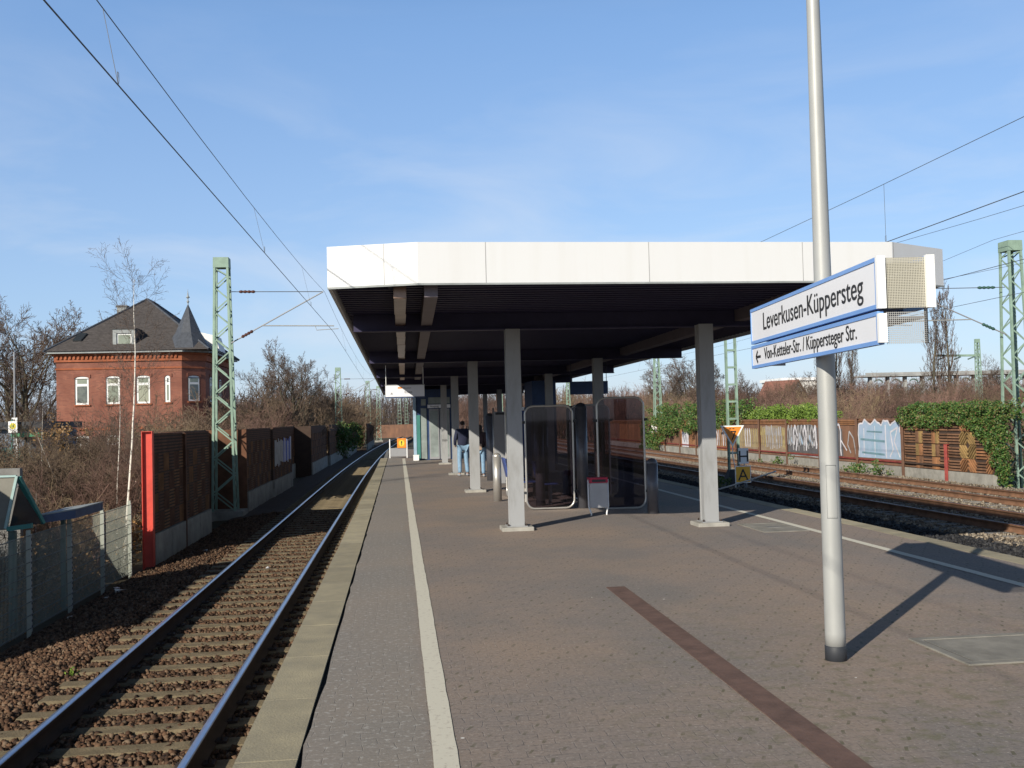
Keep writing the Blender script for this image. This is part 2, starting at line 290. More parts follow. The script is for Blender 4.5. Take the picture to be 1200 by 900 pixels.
M_LEAFD = island_mat('ivy_leaves', [(0.016, 0.045, 0.012), (0.035, 0.085, 0.018), (0.06, 0.125, 0.028), (0.10, 0.15, 0.035), (0.15, 0.10, 0.045)], 0.5)
M_LEAFL = leaf_mat('light_shrub_leaves', (0.06, 0.11, 0.015), (0.17, 0.25, 0.04))
M_DRYL = leaf_mat('dry_leaves', (0.10, 0.065, 0.03), (0.26, 0.14, 0.045))
M_SKIN = mat('skin', (0.45, 0.27, 0.2), 0.6)
M_NAVY = mat('navy_cloth', (0.018, 0.022, 0.05), 0.9)
M_DENIM = mat('light_denim', (0.20, 0.32, 0.45), 0.9, var=0.15, vscale=8)
M_BROWNC = mat('dark_brown_cloth', (0.05, 0.03, 0.035), 0.9)
M_HAIR = mat('dark_hair', (0.025, 0.016, 0.014), 0.7)
M_BAG = mat('tan_bag', (0.36, 0.26, 0.2), 0.8)
M_STONEL = island_mat('rusty_ballast', [(0.024, 0.014, 0.009), (0.075, 0.04, 0.024), (0.125, 0.07, 0.04), (0.15, 0.105, 0.07)])
M_STONER = island_mat('grey_ballast', [(0.07, 0.055, 0.04), (0.16, 0.128, 0.095), (0.215, 0.178, 0.135), (0.31, 0.265, 0.205)])
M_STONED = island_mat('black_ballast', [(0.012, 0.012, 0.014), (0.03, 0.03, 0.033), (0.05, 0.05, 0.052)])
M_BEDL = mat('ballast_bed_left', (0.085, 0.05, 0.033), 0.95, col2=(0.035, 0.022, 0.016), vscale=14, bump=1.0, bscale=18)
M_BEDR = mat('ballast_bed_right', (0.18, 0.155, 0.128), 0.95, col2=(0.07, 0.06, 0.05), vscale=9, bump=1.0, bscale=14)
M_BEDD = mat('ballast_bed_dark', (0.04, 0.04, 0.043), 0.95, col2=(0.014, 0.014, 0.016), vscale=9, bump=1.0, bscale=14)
M_SOIL = mat('soil', (0.075, 0.056, 0.036), 0.97, col2=(0.04, 0.04, 0.02), vscale=0.7, bump=0.6, bscale=6)
M_SILVER = mat('silver_spray', (0.46, 0.45, 0.46), 0.6, col2=(0.24, 0.225, 0.22), vscale=2.5)
M_SPRAYK = mat('black_spray', (0.12, 0.115, 0.12), 0.7)
M_SPRAYB = mat('pale_blue_spray', (0.25, 0.40, 0.50), 0.6, col2=(0.40, 0.46, 0.60), vscale=2)
M_WASH = mat('faded_pale_spray', (0.34, 0.28, 0.19), 0.8, col2=(0.22, 0.15, 0.10), vscale=1.6)
M_SPRAYT = mat('teal_spray', (0.17, 0.29, 0.34), 0.6)
M_SPRAYW = mat('white_spray', (0.68, 0.66, 0.70), 0.6)
M_SPRAYY = mat('yellow_spray', (0.42, 0.33, 0.14), 0.6)
M_SPRAYDB = mat('blue_spray', (0.10, 0.15, 0.55), 0.6)
M_NETM = net_mat('woven_wire_net', (0.40, 0.38, 0.31), 0.010, 0.0052, 0.55)
M_NETF = net_mat('fine_net', (0.36, 0.36, 0.35), 0.012, 0.003, 0.86)

# ------------------------------------------------------------ mesh helpers
class MB:
    """collects boxes, tubes and polygons with several materials; build() links them as ONE mesh object."""
    def __init__(s): s.v = []; s.f = []; s.m = []; s.mats = []
    def mi(s, m):
        if m not in s.mats: s.mats.append(m)
        return s.mats.index(m)
    def face(s, pts, m, thick=None):
        i = len(s.v); s.v += [tuple(p) for p in pts]; s.f.append(list(range(i, i+len(pts)))); s.m.append(s.mi(m))
    def hexa(s, p, m):                       # 8 points, bottom ring then top ring
        i = len(s.v); s.v += [tuple(q) for q in p]; k = s.mi(m)
        for f in ((3, 2, 1, 0), (4, 5, 6, 7), (0, 1, 5, 4), (1, 2, 6, 5), (2, 3, 7, 6), (3, 0, 4, 7)):
            s.f.append([i+a for a in f]); s.m.append(k)
    def box(s, x0, x1, y0, y1, z0, z1, m):
        s.hexa([(x0, y0, z0), (x1, y0, z0), (x1, y1, z0), (x0, y1, z0), (x0, y0, z1), (x1, y0, z1), (x1, y1, z1), (x0, y1, z1)], m)
    def bar(s, a, b, wd, hd, m, up=(0, 0, 1)):   # a rectangular bar from a to b
        a = Vector(a); b = Vector(b); d = (b-a).normalized(); up = Vector(up)
        if abs(d.dot(up)) > 0.99: up = Vector((0, 1, 0))
        x = d.cross(up).normalized()*wd/2; z = x.cross(d).normalized()*hd/2
        s.hexa([a-x-z, a+x-z, b+x-z, b-x-z, a-x+z, a+x+z, b+x+z, b-x+z], m)
    def prism(s, poly, z0, z1, m, axis='z', mtop=None):
        n = len(poly); i = len(s.v); k = s.mi(m)
        P = {'z': lambda u, v, h: (u, v, h), 'x': lambda u, v, h: (h, u, v), 'y': lambda u, v, h: (u, h, v)}[axis]
        s.v += [P(u, v, z0) for u, v in poly] + [P(u, v, z1) for u, v in poly]
        s.f.append(list(range(i+n-1, i-1, -1))); s.m.append(k); s.f.append(list(range(i+n, i+2*n))); s.m.append(s.mi(mtop or m))
        for a in range(n):
            b = (a+1) % n; s.f.append([i+a, i+b, i+n+b, i+n+a]); s.m.append(k)
    def tube(s, pts, rad, m, n=8, closed=False, caps=True):
        pts = [Vector(p) for p in pts]; rads = rad if isinstance(rad, (list, tuple)) else [rad]*len(pts)
        i0 = len(s.v); k = s.mi(m); N = len(pts); ref = None
        for j, p in enumerate(pts):
            a = pts[(j-1) % N] if (j > 0 or closed) else p; b = pts[(j+1) % N] if (j < N-1 or closed) else p
            d = (b-a).normalized()
            if ref is None:
                ref = d.orthogonal().normalized()
            x = (ref - d*ref.dot(d)); x = x.normalized() if x.length > 1e-6 else d.orthogonal().normalized(); y = d.cross(x); ref = x
            for q in range(n):
                t = 2*math.pi*q/n; s.v.append(tuple(p + (x*math.cos(t)+y*math.sin(t))*rads[j]))
        for j in range(N if closed else N-1):
            for q in range(n):
                a = i0+j*n+q; b = i0+j*n+(q+1) % n; c = i0+((j+1) % N)*n+(q+1) % n; d = i0+((j+1) % N)*n+q
                s.f.append([a, b, c, d]); s.m.append(k)
        if caps and not closed:
            s.f.append([i0+q for q in range(n-1, -1, -1)]); s.m.append(k); s.f.append([i0+(N-1)*n+q for q in range(n)]); s.m.append(k)
    def lathe(s, prof, c, m, n=16):            # prof: (radius, z)
        i0 = len(s.v); k = s.mi(m)
        for rr, z in prof:
            for q in range(n): t = 2*math.pi*q/n; s.v.append((c[0]+rr*math.cos(t), c[1]+rr*math.sin(t), c[2]+z))
        for j in range(len(prof)-1):
            for q in range(n):
                s.f.append([i0+j*n+q, i0+j*n+(q+1) % n, i0+(j+1)*n+(q+1) % n, i0+(j+1)*n+q]); s.m.append(k)
        s.f.append([i0+q for q in range(n-1, -1, -1)]); s.m.append(k); s.f.append([i0+(len(prof)-1)*n+q for q in range(n)]); s.m.append(k)
    def build(s, name, parent=None, smooth=False, bevel=0, loc=None):
        me = bpy.data.meshes.new(name); me.from_pydata(s.v, [], s.f)
        for m in s.mats: me.materials.append(m)
        me.polygons.foreach_set('material_index', s.m)
        if smooth: me.polygons.foreach_set('use_smooth', [True]*len(s.f))
        me.update()
        o = bpy.data.objects.new(name, me); COL.objects.link(o)
        if parent: o.parent = parent
        if loc: o.location = loc
        if bevel:
            b = o.modifiers.new('bevel', 'BEVEL'); b.width = bevel; b.segments = 2; b.limit_method = 'ANGLE'
        return o

def np_mesh(name, verts, quads, mats, midx=None, smooth=False, parent=None, tri=False):
    k = 3 if tri else 4
    me = bpy.data.meshes.new(name); nv, nf = len(verts), len(quads)
    me.vertices.add(nv); me.vertices.foreach_set('co', np.asarray(verts, np.float32).ravel())
    me.loops.add(nf*k); me.loops.foreach_set('vertex_index', np.asarray(quads, np.int32).ravel())
    me.polygons.add(nf); me.polygons.foreach_set('loop_start', np.arange(0, nf*k, k, dtype=np.int32)); me.polygons.foreach_set('loop_total', np.full(nf, k, np.int32))
    for m in mats: me.materials.append(m)
    if midx is not None: me.polygons.foreach_set('material_index', np.asarray(midx, np.int32))
    if smooth: me.polygons.foreach_set('use_smooth', np.ones(nf, bool))
    me.update(calc_edges=True); me.validate()
    o = bpy.data.objects.new(name, me); COL.objects.link(o)
    if parent: o.parent = parent
    return o

def tubes_np(name, segs, mats, sides=3, parent=None, smooth=True):
    """segs: rows of p0(3) p1(3) r0 r1 -> one mesh of many small tapered tubes."""
    a = np.asarray(segs, float); p0, p1, ra, rb = a[:, :3], a[:, 3:6], a[:, 6], a[:, 7]
    d = p1-p0; d /= np.linalg.norm(d, axis=1)[:, None]+1e-9
    ref = np.where(np.abs(d[:, 2:3]) > 0.9, np.array([[1., 0, 0]]), np.array([[0, 0, 1.]]))
    x = np.cross(d, ref); x /= np.linalg.norm(x, axis=1)[:, None]; y = np.cross(d, x)
    t = np.arange(sides)*2*np.pi/sides; ring = x[:, None, :]*np.cos(t)[None, :, None]+y[:, None, :]*np.sin(t)[None, :, None]
    v = np.stack([p0[:, None, :]+ring*ra[:, None, None], p1[:, None, :]+ring*rb[:, None, None]], 1)   # n,2,sides,3
    n = len(a); base = (np.arange(n)*2*sides)[:, None]; q = np.arange(sides); q2 = (q+1) % sides
    f = np.stack([base+q, base+q2, base+sides+q2, base+sides+q], 2).reshape(-1, 4)
    return np_mesh(name, v.reshape(-1, 3), f, mats, smooth=smooth, parent=parent)

def tag(o, label=None, cat=None, group=None, kind=None):
    if label: o['label'] = label
    if cat: o['category'] = cat
    if group: o['group'] = group
    if kind: o['kind'] = kind
    return o
def thing(name, label, cat, loc=(0, 0, 0), rz=0, group=None):
    o = bpy.data.objects.new(name, None); COL.objects.link(o); o.location = loc; o.rotation_euler = (0, 0, rz); o.empty_display_size = 0.2
    return tag(o, label, cat, group)
def copy_tree(o, parent=None):
    c = o.copy(); COL.objects.link(c)
    if parent: c.parent = parent
    for ch in list(o.children): copy_tree(ch, c)
    return c
def text(name, s, size, m, parent, mtx, align='LEFT', sx=1.0, thick=0.0015, bold=0.0, width=None):
    cu_ = bpy.data.curves.new(name, 'FONT'); cu_.body = s; cu_.size = size; cu_.align_x = align; cu_.align_y = 'BOTTOM_BASELINE'; cu_.extrude = thick; cu_.offset = bold
    to = bpy.data.objects.new(name+'_curve', cu_); COL.objects.link(to)
    bpy.context.view_layer.update()
    dg = bpy.context.evaluated_depsgraph_get(); me = bpy.data.meshes.new_from_object(to.evaluated_get(dg)); bpy.data.objects.remove(to)
    if width:
        xs = [v.co.x for v in me.vertices]; k = width/(max(xs)-min(xs)); x0 = min(xs)
        for v in me.vertices: v.co.x = (v.co.x-x0)*k
    elif sx != 1.0:
        for v in me.vertices: v.co.x *= sx
    me.materials.clear(); me.materials.append(m)
    o = bpy.data.objects.new(name, me); COL.objects.link(o); o.parent = parent; o.matrix_local = mtx
    return o
def mtx(origin, xdir, ydir):
    x = Vector(xdir).normalized(); y = Vector(ydir).normalized(); z = x.cross(y)
    return Matrix(((x.x, y.x, z.x, origin[0]), (x.y, y.y, z.y, origin[1]), (x.z, y.z, z.z, origin[2]), (0, 0, 0, 1)))
rng = np.random.default_rng(7); rnd = random.Random(11)
def curve_x(y):                                    # the line bends to the right beyond the platform
    return max(0.0, y-40)**2/5200.0

# ------------------------------------------------------------ the ground
def sheet(name, xs, ys, zf, m, midf=None, mats=None):
    X, Y = np.meshgrid(xs, ys); Z = zf(X, Y); V = np.stack([X, Y, Z], 2).reshape(-1, 3); nx = len(xs); ny = len(ys)
    i = np.arange(nx-1)[None, :]+np.arange(ny-1)[:, None]*nx; F = np.stack([i, i+1, i+nx+1, i+nx], 2).reshape(-1, 4)
    mi = None
    if midf is not None: mi = midf(V[F].mean(1))
    return np_mesh(name, V, F, mats or [m], mi, smooth=True)
def ground_z(X, Y):
    z = np.full_like(X, -1.30)
    z = np.where(X < -6.0, -1.30-np.clip(-6.0-X, 0, 3)*0.25, z)
    z = np.where(X > 20.5, -1.2+np.clip((X-20.5)/12, 0, 1)*1.2, z)
    return z
gx = np.concatenate([np.linspace(-2500, -60, 12), np.linspace(-50, 80, 90), np.linspace(100, 2500, 12)])
gy = np.concatenate([np.linspace(-600, -30, 6), np.linspace(-20, 140, 60), np.linspace(160, 3000, 14)])
tag(sheet('ground', gx, gy, ground_z, M_SOIL), 'bare brown soil around the tracks', 'ground', kind='structure')

def lump(X, Y, s):
    return (np.sin(X*5.1+Y*2.3)+np.sin(X*2.2-Y*4.1+1)+np.sin(X*9.7+3*np.cos(Y*3.3)))*s
def bed_l(X, Y):
    ax = X-np.vectorize(curve_x)(Y)
    z = np.full_like(X, -1.035)
    z = np.where(ax < -4.0, -1.035+0.02-np.clip(-4.0-ax, 0, 1.6)*0.16, z)
    return z+lump(X, Y, 0.006)
ys = np.concatenate([np.arange(-6, 30, 0.12), np.arange(30, 60, 0.4), np.arange(60, 240, 3.0)])
xs = np.arange(-5.6, -0.85, 0.12)
Xc = sheet('ballast_bed', xs, ys, bed_l, M_BEDL); tag(Xc, 'rusty brown ballast bed of the left track', 'ballast', kind='structure')
me = Xc.data; co = np.empty(len(me.vertices)*3, np.float32); me.vertices.foreach_get('co', co); co = co.reshape(-1, 3)
co[:, 0] += np.maximum(0, co[:, 1]-40)**2/5200; me.vertices.foreach_set('co', co.ravel()); me.update()
ysr = np.concatenate([np.arange(-6, 12, 1.0), np.arange(12, 60, 0.2), np.arange(60, 260, 3.0)])
xsr = np.arange(7.25, 19.5, 0.15)
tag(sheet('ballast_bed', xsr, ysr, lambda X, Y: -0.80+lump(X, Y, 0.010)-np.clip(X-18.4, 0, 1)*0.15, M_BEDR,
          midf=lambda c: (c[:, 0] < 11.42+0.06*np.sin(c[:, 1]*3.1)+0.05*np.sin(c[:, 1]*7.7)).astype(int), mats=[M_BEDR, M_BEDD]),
    'grey ballast bed of the tracks right of the platform', 'ballast', kind='structure')

def stones(name, n, xr, yr, zf, size, m, pw=1.0, mask=None, m2=None, split=None):
    x = rng.uniform(*xr, n); u = rng.uniform(0, 1, n)**pw; y = yr[0]+(yr[1]-yr[0])*u
    if mask is not None: k = mask(x, y); x, y = x[k], y[k]; n = len(x)
    z = zf(x, y)+rng.uniform(-0.3, 0.45, n)*size
    s = size*rng.uniform(0.55, 1.25, n)
    cube = np.array([(-1, -1, -1), (1, -1, -1), (1, 1, -1), (-1, 1, -1), (-1, -1, 1), (1, -1, 1), (1, 1, 1), (-1, 1, 1)])*0.5
    q = rng.normal(size=(n, 4)); q /= np.linalg.norm(q, axis=1)[:, None]; a, b, c, d = q.T
    Rm = np.stack([1-2*(c*c+d*d), 2*(b*c-a*d), 2*(b*d+a*c), 2*(b*c+a*d), 1-2*(b*b+d*d), 2*(c*d-a*b), 2*(b*d-a*c), 2*(c*d+a*b), 1-2*(b*b+c*c)], 1).reshape(n, 3, 3)
    P = cube[None]*rng.uniform(0.6, 1.2, (n, 1, 3))+rng.uniform(-0.17, 0.17, (n, 8, 3))
    V = np.einsum('nij,nkj->nki', Rm, P)*s[:, None, None]+np.stack([x, y, z], 1)[:, None, :]
    F = (np.array(((3, 2, 1, 0), (4, 5, 6, 7), (0, 1, 5, 4), (1, 2, 6, 5), (2, 3, 7, 6), (3, 0, 4, 7)))[None]+(np.arange(n)*8)[:, None, None]).reshape(-1, 4)
    mi = None; ms = [m]
    if split is not None: mi = np.repeat(split(x, y).astype(int), 6); ms = [m, m2]
    return np_mesh(name, V.reshape(-1, 3), F, ms, mi)
SP = 0.62
def not_on_sleeper(x, y):
    ph = ((y-0.06) % SP)
    on = (x > -3.85) & (x < -1.15) & (ph < 0.28)
    rail = (np.abs(x+3.24) < 0.07) | (np.abs(x+1.74) < 0.07)
    return (~on | (rng.uniform(0, 1, len(x)) < 0.10)) & ~rail
tag(stones('ballast_stones', 95000, (-5.5, -0.95), (3.5, 34), lambda x, y: np.where(x < -4, -1.0-np.clip(-4.0-x, 0, 2)*0.16, np.where(x < -3.9, -1.015, -1.03)), 0.041, M_STONEL, 1.7, not_on_sleeper),
    'rusty brown ballast stones of the left track', 'ballast', kind='stuff')
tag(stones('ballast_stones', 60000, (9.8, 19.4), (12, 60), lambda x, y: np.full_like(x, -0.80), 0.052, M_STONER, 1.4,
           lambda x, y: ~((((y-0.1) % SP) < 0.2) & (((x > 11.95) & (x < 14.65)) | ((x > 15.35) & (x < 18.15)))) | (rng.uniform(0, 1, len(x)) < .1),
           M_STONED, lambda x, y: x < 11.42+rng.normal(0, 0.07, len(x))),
    'loose grey ballast stones right of the platform, black near its edge', 'ballast', kind='stuff')

# ------------------------------------------------------------ platform
PE = 68.0                                         # far end of the platform
b = MB(); b.box(-0.80, 7.30, -8, PE, -1.2, -0.05, M_CONCD); tag(b.build('platform_base'), 'concrete body of the island platform', 'platform', kind='structure')
ys = np.arange(-8, PE, 0.35); xl = -0.560+0.004*np.sin(ys*2.7)+0.005*np.sin(ys*7.9+1)+rng.normal(0, .005, len(ys))
V = []; F = []
for i, y in enumerate(ys): V += [(xl[i], y, 0), (7.12+0.01*math.sin(y*3), y, 0)]
for i in range(len(ys)-1): F.append((2*i, 2*i+1, 2*i+3, 2*i+2))
tag(np_mesh('platform_paving', np.array(V), np.array(F), [M_PAVER]), 'small reddish grey pavers of the platform with moss in the joints', 'paving', kind='structure')
b = MB(); b.box(-0.60, -0.50, -8, PE, -0.049, -0.022, M_DARKJ); b.box(7.08, 7.14, -8, PE, -0.049, -0.022, M_DARKJ)
tag(b.build('joint_strip'), 'dark open joint along the kerb stones', 'joint', kind='structure')
for x0, x1, nm, lb in ((-0.92, -0.585, 'kerb', 'pale concrete edge stones beside the left track'), (7.125, 7.42, 'kerb', 'pale concrete edge stones along the right platform edge')):
    b = MB(); y = -8.0
    while y < (52 if x0 < 0 else PE):
        h = rnd.uniform(-0.004, 0.004); dx = rnd.uniform(-0.006, 0.006)
        b.box(x0+dx*.5, x1+dx*0.3, y+0.004, y+1.246, -0.14, 0.004+h*.3, M_KERB); y += 1.25
    tag(b.build(nm), lb, 'kerb', kind='structure')
def stripe(xc, wd, y0, y1, label):
    V = []; F = []; ys = np.arange(y0, y1, 0.25)
    for y in ys:
        j = 0.002*math.sin(y*1.3)+rnd.uniform(-.002, .002); V += [(xc-wd/2+j, y, 0.0045), (xc+wd/2+j+rnd.uniform(-.003, .003), y, 0.0045)]
    for i in range(len(ys)-1): F.append((2*i, 2*i+1, 2*i+3, 2*i+2))
    tag(np_mesh('white_line', np.array(V), np.array(F), [M_PAINTW]), label, 'marking', kind='structure')
stripe(0.215, 0.135, -6, 51, 'worn white safety line along the left platform edge')
stripe(6.30, 0.125, -6, 66, 'worn white safety line along the right platform edge')
b = MB(); b.box(2.17, 2.37, -4, 10.85, -0.02, 0.0055, M_STRIP); tag(b.build('paving_strip'), 'brown narrow filled strip in the platform paving', 'paving strip', kind='structure')
# manhole covers with concrete frames
def hatch(name, x0, x1, y0, y1, label, dark):
    t = thing(name, label, 'hatch', ((x0+x1)/2, (y0+y1)/2, 0)); hx, hy = (x1-x0)/2, (y1-y0)/2
    f = MB(); w_ = 0.075
    for q in ((-hx, hx, -hy, -hy+w_), (-hx, hx, hy-w_, hy), (-hx, -hx+w_, -hy+w_+.001, hy-w_-.001), (hx-w_, hx, -hy+w_+.001, hy-w_-.001)): f.box(*q, -0.02, 0.012, M_HATCH)
    f.build('frame', t, bevel=0.004)
    c = MB(); c.box(-hx+w_+.018, hx-w_-.018, -hy+w_+.018, hy-w_-.018, -0.02, 0.008, M_HATCH); c.build('cover', t)
    g = MB(); g.box(-hx+w_, hx-w_, -hy+w_, hy-w_, -0.03, 0.0045, M_DARKJ); g.build('joint', t)
    p = MB(); p.box(dark[0], dark[1], dark[2], dark[3], 0.0, 0.0125, M_CONCD); p.build('lifting_plate', t)
hatch('manhole_cover', 3.98, 5.55, 6.92, 7.80, 'large grey concrete manhole cover in a raised frame near the sign pole', (0.02, 0.22, -0.12, 0.13))
hatch('manhole_cover', 5.50, 6.22, 15.15, 16.40, 'small grey concrete manhole cover beside the right white line', (-0.1, 0.1, -0.1, 0.1))

# ------------------------------------------------------------ tracks
def rail(label, x, z, y0, y1, top, side, group):
    prof = [(-.075, -.172), (.075, -.172), (.075, -.160), (.012, -.140), (.010, -.045), (.036, -.036), (.036, -.006), (.030, 0), (-.030, 0), (-.036, -.006), (-.036, -.036), (-.010, -.045), (-.012, -.140), (-.075, -.160)]
    ys = list(np.arange(y0, 44, 12))+list(np.arange(44, y1, 5)); V = []; F = []; mi = []; n = len(prof)
    for y in ys:
        cx = curve_x(y)
        for u, v in prof: V.append((x+cx+u, y, z+v))
    for i in range(len(ys)-1):
        for k in range(n):
            F.append((i*n+k, i*n+(k+1) % n, (i+1)*n+(k+1) % n, (i+1)*n+k)); mi.append(0 if k in (6, 7, 8) else 1)
    return tag(np_mesh('rail', np.array(V), np.array(F), [top, side], mi), label, 'rail', group)
rail('left rail of the near left track, bright blue-grey running surface', -3.24, -0.82, -6, 240, M_RAILTOP, M_RUSTD, 'rails of the left track')
rail('right rail of the left track, nearest the platform kerb', -1.74, -0.82, -6, 240, M_RAILTOP, M_RUSTD, 'rails of the left track')
rl = (('first rusty rail right of the platform, nearest its edge', 12.55), ('second rusty rail right of the platform', 14.05), ('third rusty rail right of the platform', 16.0), ('fourth rusty rail, nearest the graffiti covered barrier', 17.5))
for lb, x in rl: rail(lb, x, -0.60, 10, 260, M_RAILTOPR, M_RUST, 'rails of the right tracks')

def sleeper_mesh(m):
    b = MB(); prof = [(-0.145, -0.2), (0.145, -0.2), (0.125, -0.01), (0.11, 0.0), (-0.11, 0.0), (-0.125, -0.01)]
    # top dips between the rails, as on a concrete monoblock
    st = [(-1.3, 0), (-0.95, 0.0), (-0.45, -0.012), (0.45, -0.012), (0.95, 0), (1.3, 0)]; V = []; F = []; n = len(prof)
    for x, dz in st:
        for u, v in prof: V.append((x, u, v+(dz if v > -.1 else 0)))
    for i in range(len(st)-1):
        for k in range(n): F.append([i*n+k, (i+1)*n+k, (i+1)*n+(k+1) % n, i*n+(k+1) % n])
    F.append(list(range(n))); F.append([(len(st)-1)*n+k for k in range(n-1, -1, -1)])
    b.v = V; b.f = F; b.m = [0]*len(F); b.mats = [m]
    return b
CLIPS = []
def clip_meshes():
    for x in (-0.75, 0.75):
        for s in (-1, 1):
            b = MB(); b.box(x+s*0.11-0.05, x+s*0.11+0.05, -0.06, 0.06, 0.001, 0.022, M_RUSTD); b.tube([(x+s*.115, -.03, .02), (x+s*.115, 0, .055), (x+s*.115, .03, .02)], .012, M_RUSTD, 5)
            o = b.build('rail_fastening'); CLIPS.append(o.data); bpy.data.objects.remove(o)
clip_meshes()
def lay_sleepers(xc, z, y0, count, m, label, group, clips):
    proto = None
    for i in range(count):
        y = (math.ceil((y0-0.1)/SP)+i)*SP+0.2
        if proto is None:
            proto = sleeper_mesh(m).build('sleeper'); tag(proto, label, 'sleeper', group)
            o = proto
        else: o = proto.copy(); COL.objects.link(o)
        if clips and i < 42:
            for cm in CLIPS: c = bpy.data.objects.new('rail_fastening', cm); COL.objects.link(c); c.parent = o
        o.location = (xc+curve_x(y), y, z); o.rotation_euler = (0, 0, rnd.uniform(-.006, .006))
def far_sleepers(xc, z, y0, y1, m, label):
    b = MB(); y = y0
    while y < y1:
        b.box(xc+curve_x(y)-1.3, xc+curve_x(y)+1.3, y-0.11, y+0.11, z-0.15, z, m); y += SP
    tag(b.build('far_sleepers'), label, 'sleepers', kind='stuff')
lay_sleepers(-2.49, -0.992, 3.2, 120, M_SLEEP, 'mossy concrete sleeper of the left track, one of a long row', 'sleepers of the left track', True)
lay_sleepers(13.3, -0.772, 17, 84, M_SLEEPR, 'grey concrete sleeper between the first two rusty rails on the right', 'sleepers of the middle track', False)
lay_sleepers(16.75, -0.772, 23, 84, M_SLEEPR, 'grey concrete sleeper between the last two rusty rails on the right', 'sleepers of the far right track', False)
far_sleepers(-2.49, -0.992, 78.2, 170, M_SLEEP, 'far sleepers of the left track')
far_sleepers(13.3, -0.772, 70, 150, M_SLEEPR, 'far sleepers of the middle track'); far_sleepers(16.75, -0.772, 76, 150, M_SLEEPR, 'far sleepers of the far right track')

# ------------------------------------------------------------ canopy
CB, CT, CE = 3.54, 4.07, 66.0                     # soffit edge, top, far end
t = thing('platform_canopy', 'long flat platform roof with a deep white fascia and dark underside', 'canopy', (3.4, 30, 0))
inv = Vector((-3.4, -30, 0))
out = [(-0.86, 13.13), (0.28, 12.80), (6.62, 13.0), (7.68, 13.62), (7.66, CE), (-0.92, CE)]
def sh(p): return (p[0]-3.4, p[1]-30)
b = MB()
for i in range(len(out)):
    p, q = Vector(out[i]), Vector(out[(i+1) % len(out)]); d = (q-p).normalized(); nrm = Vector((-d.y, d.x))*0.05
    pp = [sh(p), sh(q), sh(q+nrm), sh(p+nrm)]; b.hexa([(*pp[0], CB), (*pp[1], CB), (*pp[2], CB), (*pp[3], CB), (*pp[0], CT), (*pp[1], CT), (*pp[2], CT), (*pp[3], CT)], M_FASCIA)
b.build('fascia', t)
b = MB()                                          # thin seams between the fascia sheets
for (a, c, fr) in ((0, 1, .63), (1, 2, .135), (1, 2, .47), (1, 2, .80), (2, 3, .02)):
    p = Vector(out[a]).lerp(Vector(out[c]), fr); d = (Vector(out[c])-Vector(out[a])).normalized(); o_ = Vector((d.y, -d.x))*0.003
    s0, s1 = sh(p+o_-d*.004), sh(p+o_+d*.004); b.hexa([(*s0, CB+.002), (*s1, CB+.002), (s1[0], s1[1]+.02, CB+.002), (s0[0], s0[1]+.02, CB+.002), (*s0, CT-.002), (*s1, CT-.002), (s1[0], s1[1]+.02, CT-.002), (s0[0], s0[1]+.02, CT-.002)], M_SEAM)
b.build('fascia_seam', t)
b = MB()
for i in range(4):
    if i == 3: continue
    p, q = Vector(out[i]), Vector(out[i+1]); d = (q-p).normalized(); o_ = Vector((d.y, -d.x))
    pp = [sh(p), sh(q), sh(q+o_*.008), sh(p+o_*.008)]; b.hexa([(*pp[3], CB-.012), (*pp[2], CB-.012), (*pp[1], CB-.012), (*pp[0], CB-.012), (*pp[3], CB+.012), (*pp[2], CB+.012), (*pp[1], CB+.012), (*pp[0], CB+.012)], M_LEAD)
b.build('drip_edge', t)
b = MB(); ins = [(x+(0.06 if x < 3 else -0.06), y+(0.06 if y < 30 else -0.06)) for x, y in out]
b.prism([sh(p) for p in ins], CT-0.12, CT-0.03, M_LEAD); b.build('roof', t)
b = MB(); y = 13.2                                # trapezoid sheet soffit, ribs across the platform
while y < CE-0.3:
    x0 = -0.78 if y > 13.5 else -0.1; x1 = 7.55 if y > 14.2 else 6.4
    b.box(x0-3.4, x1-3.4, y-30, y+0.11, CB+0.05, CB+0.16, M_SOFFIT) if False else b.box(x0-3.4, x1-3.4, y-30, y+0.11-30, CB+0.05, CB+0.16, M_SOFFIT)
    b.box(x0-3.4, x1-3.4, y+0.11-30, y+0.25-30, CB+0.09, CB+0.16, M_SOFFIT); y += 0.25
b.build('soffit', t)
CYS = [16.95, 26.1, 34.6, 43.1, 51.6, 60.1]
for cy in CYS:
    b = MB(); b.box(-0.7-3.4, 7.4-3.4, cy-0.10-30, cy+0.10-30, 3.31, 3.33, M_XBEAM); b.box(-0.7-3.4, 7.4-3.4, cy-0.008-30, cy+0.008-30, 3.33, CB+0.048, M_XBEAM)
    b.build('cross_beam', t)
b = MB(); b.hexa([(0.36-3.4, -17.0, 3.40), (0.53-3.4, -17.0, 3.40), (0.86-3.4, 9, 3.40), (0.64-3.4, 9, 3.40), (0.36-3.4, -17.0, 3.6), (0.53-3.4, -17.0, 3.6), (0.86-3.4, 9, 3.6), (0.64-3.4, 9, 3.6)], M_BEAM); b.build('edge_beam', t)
b = MB()
for k in range(13):                               # bronze lamp trough, one lid after another
    y0 = -16.9+k*2.0; xa = -0.03+0.01*k; b.box(xa-3.4, xa+0.165-3.4, y0, y0+1.985, 3.40+rnd.uniform(-.004, .004), 3.58, M_TROUGH)
b.build('lamp_trough', t, bevel=0.006)
b = MB(); b.hexa([(5.75-3.4, -16.4, 3.40), (5.95-3.4, -16.4, 3.40), (5.95-3.4, 20, 3.40), (5.75-3.4, 20, 3.40), (5.75-3.4, -16.4, 3.6), (5.95-3.4, -16.4, 3.6), (5.95-3.4, 20, 3.6), (5.75-3.4, 20, 3.6)], M_BEAM); b.build('edge_beam', t)

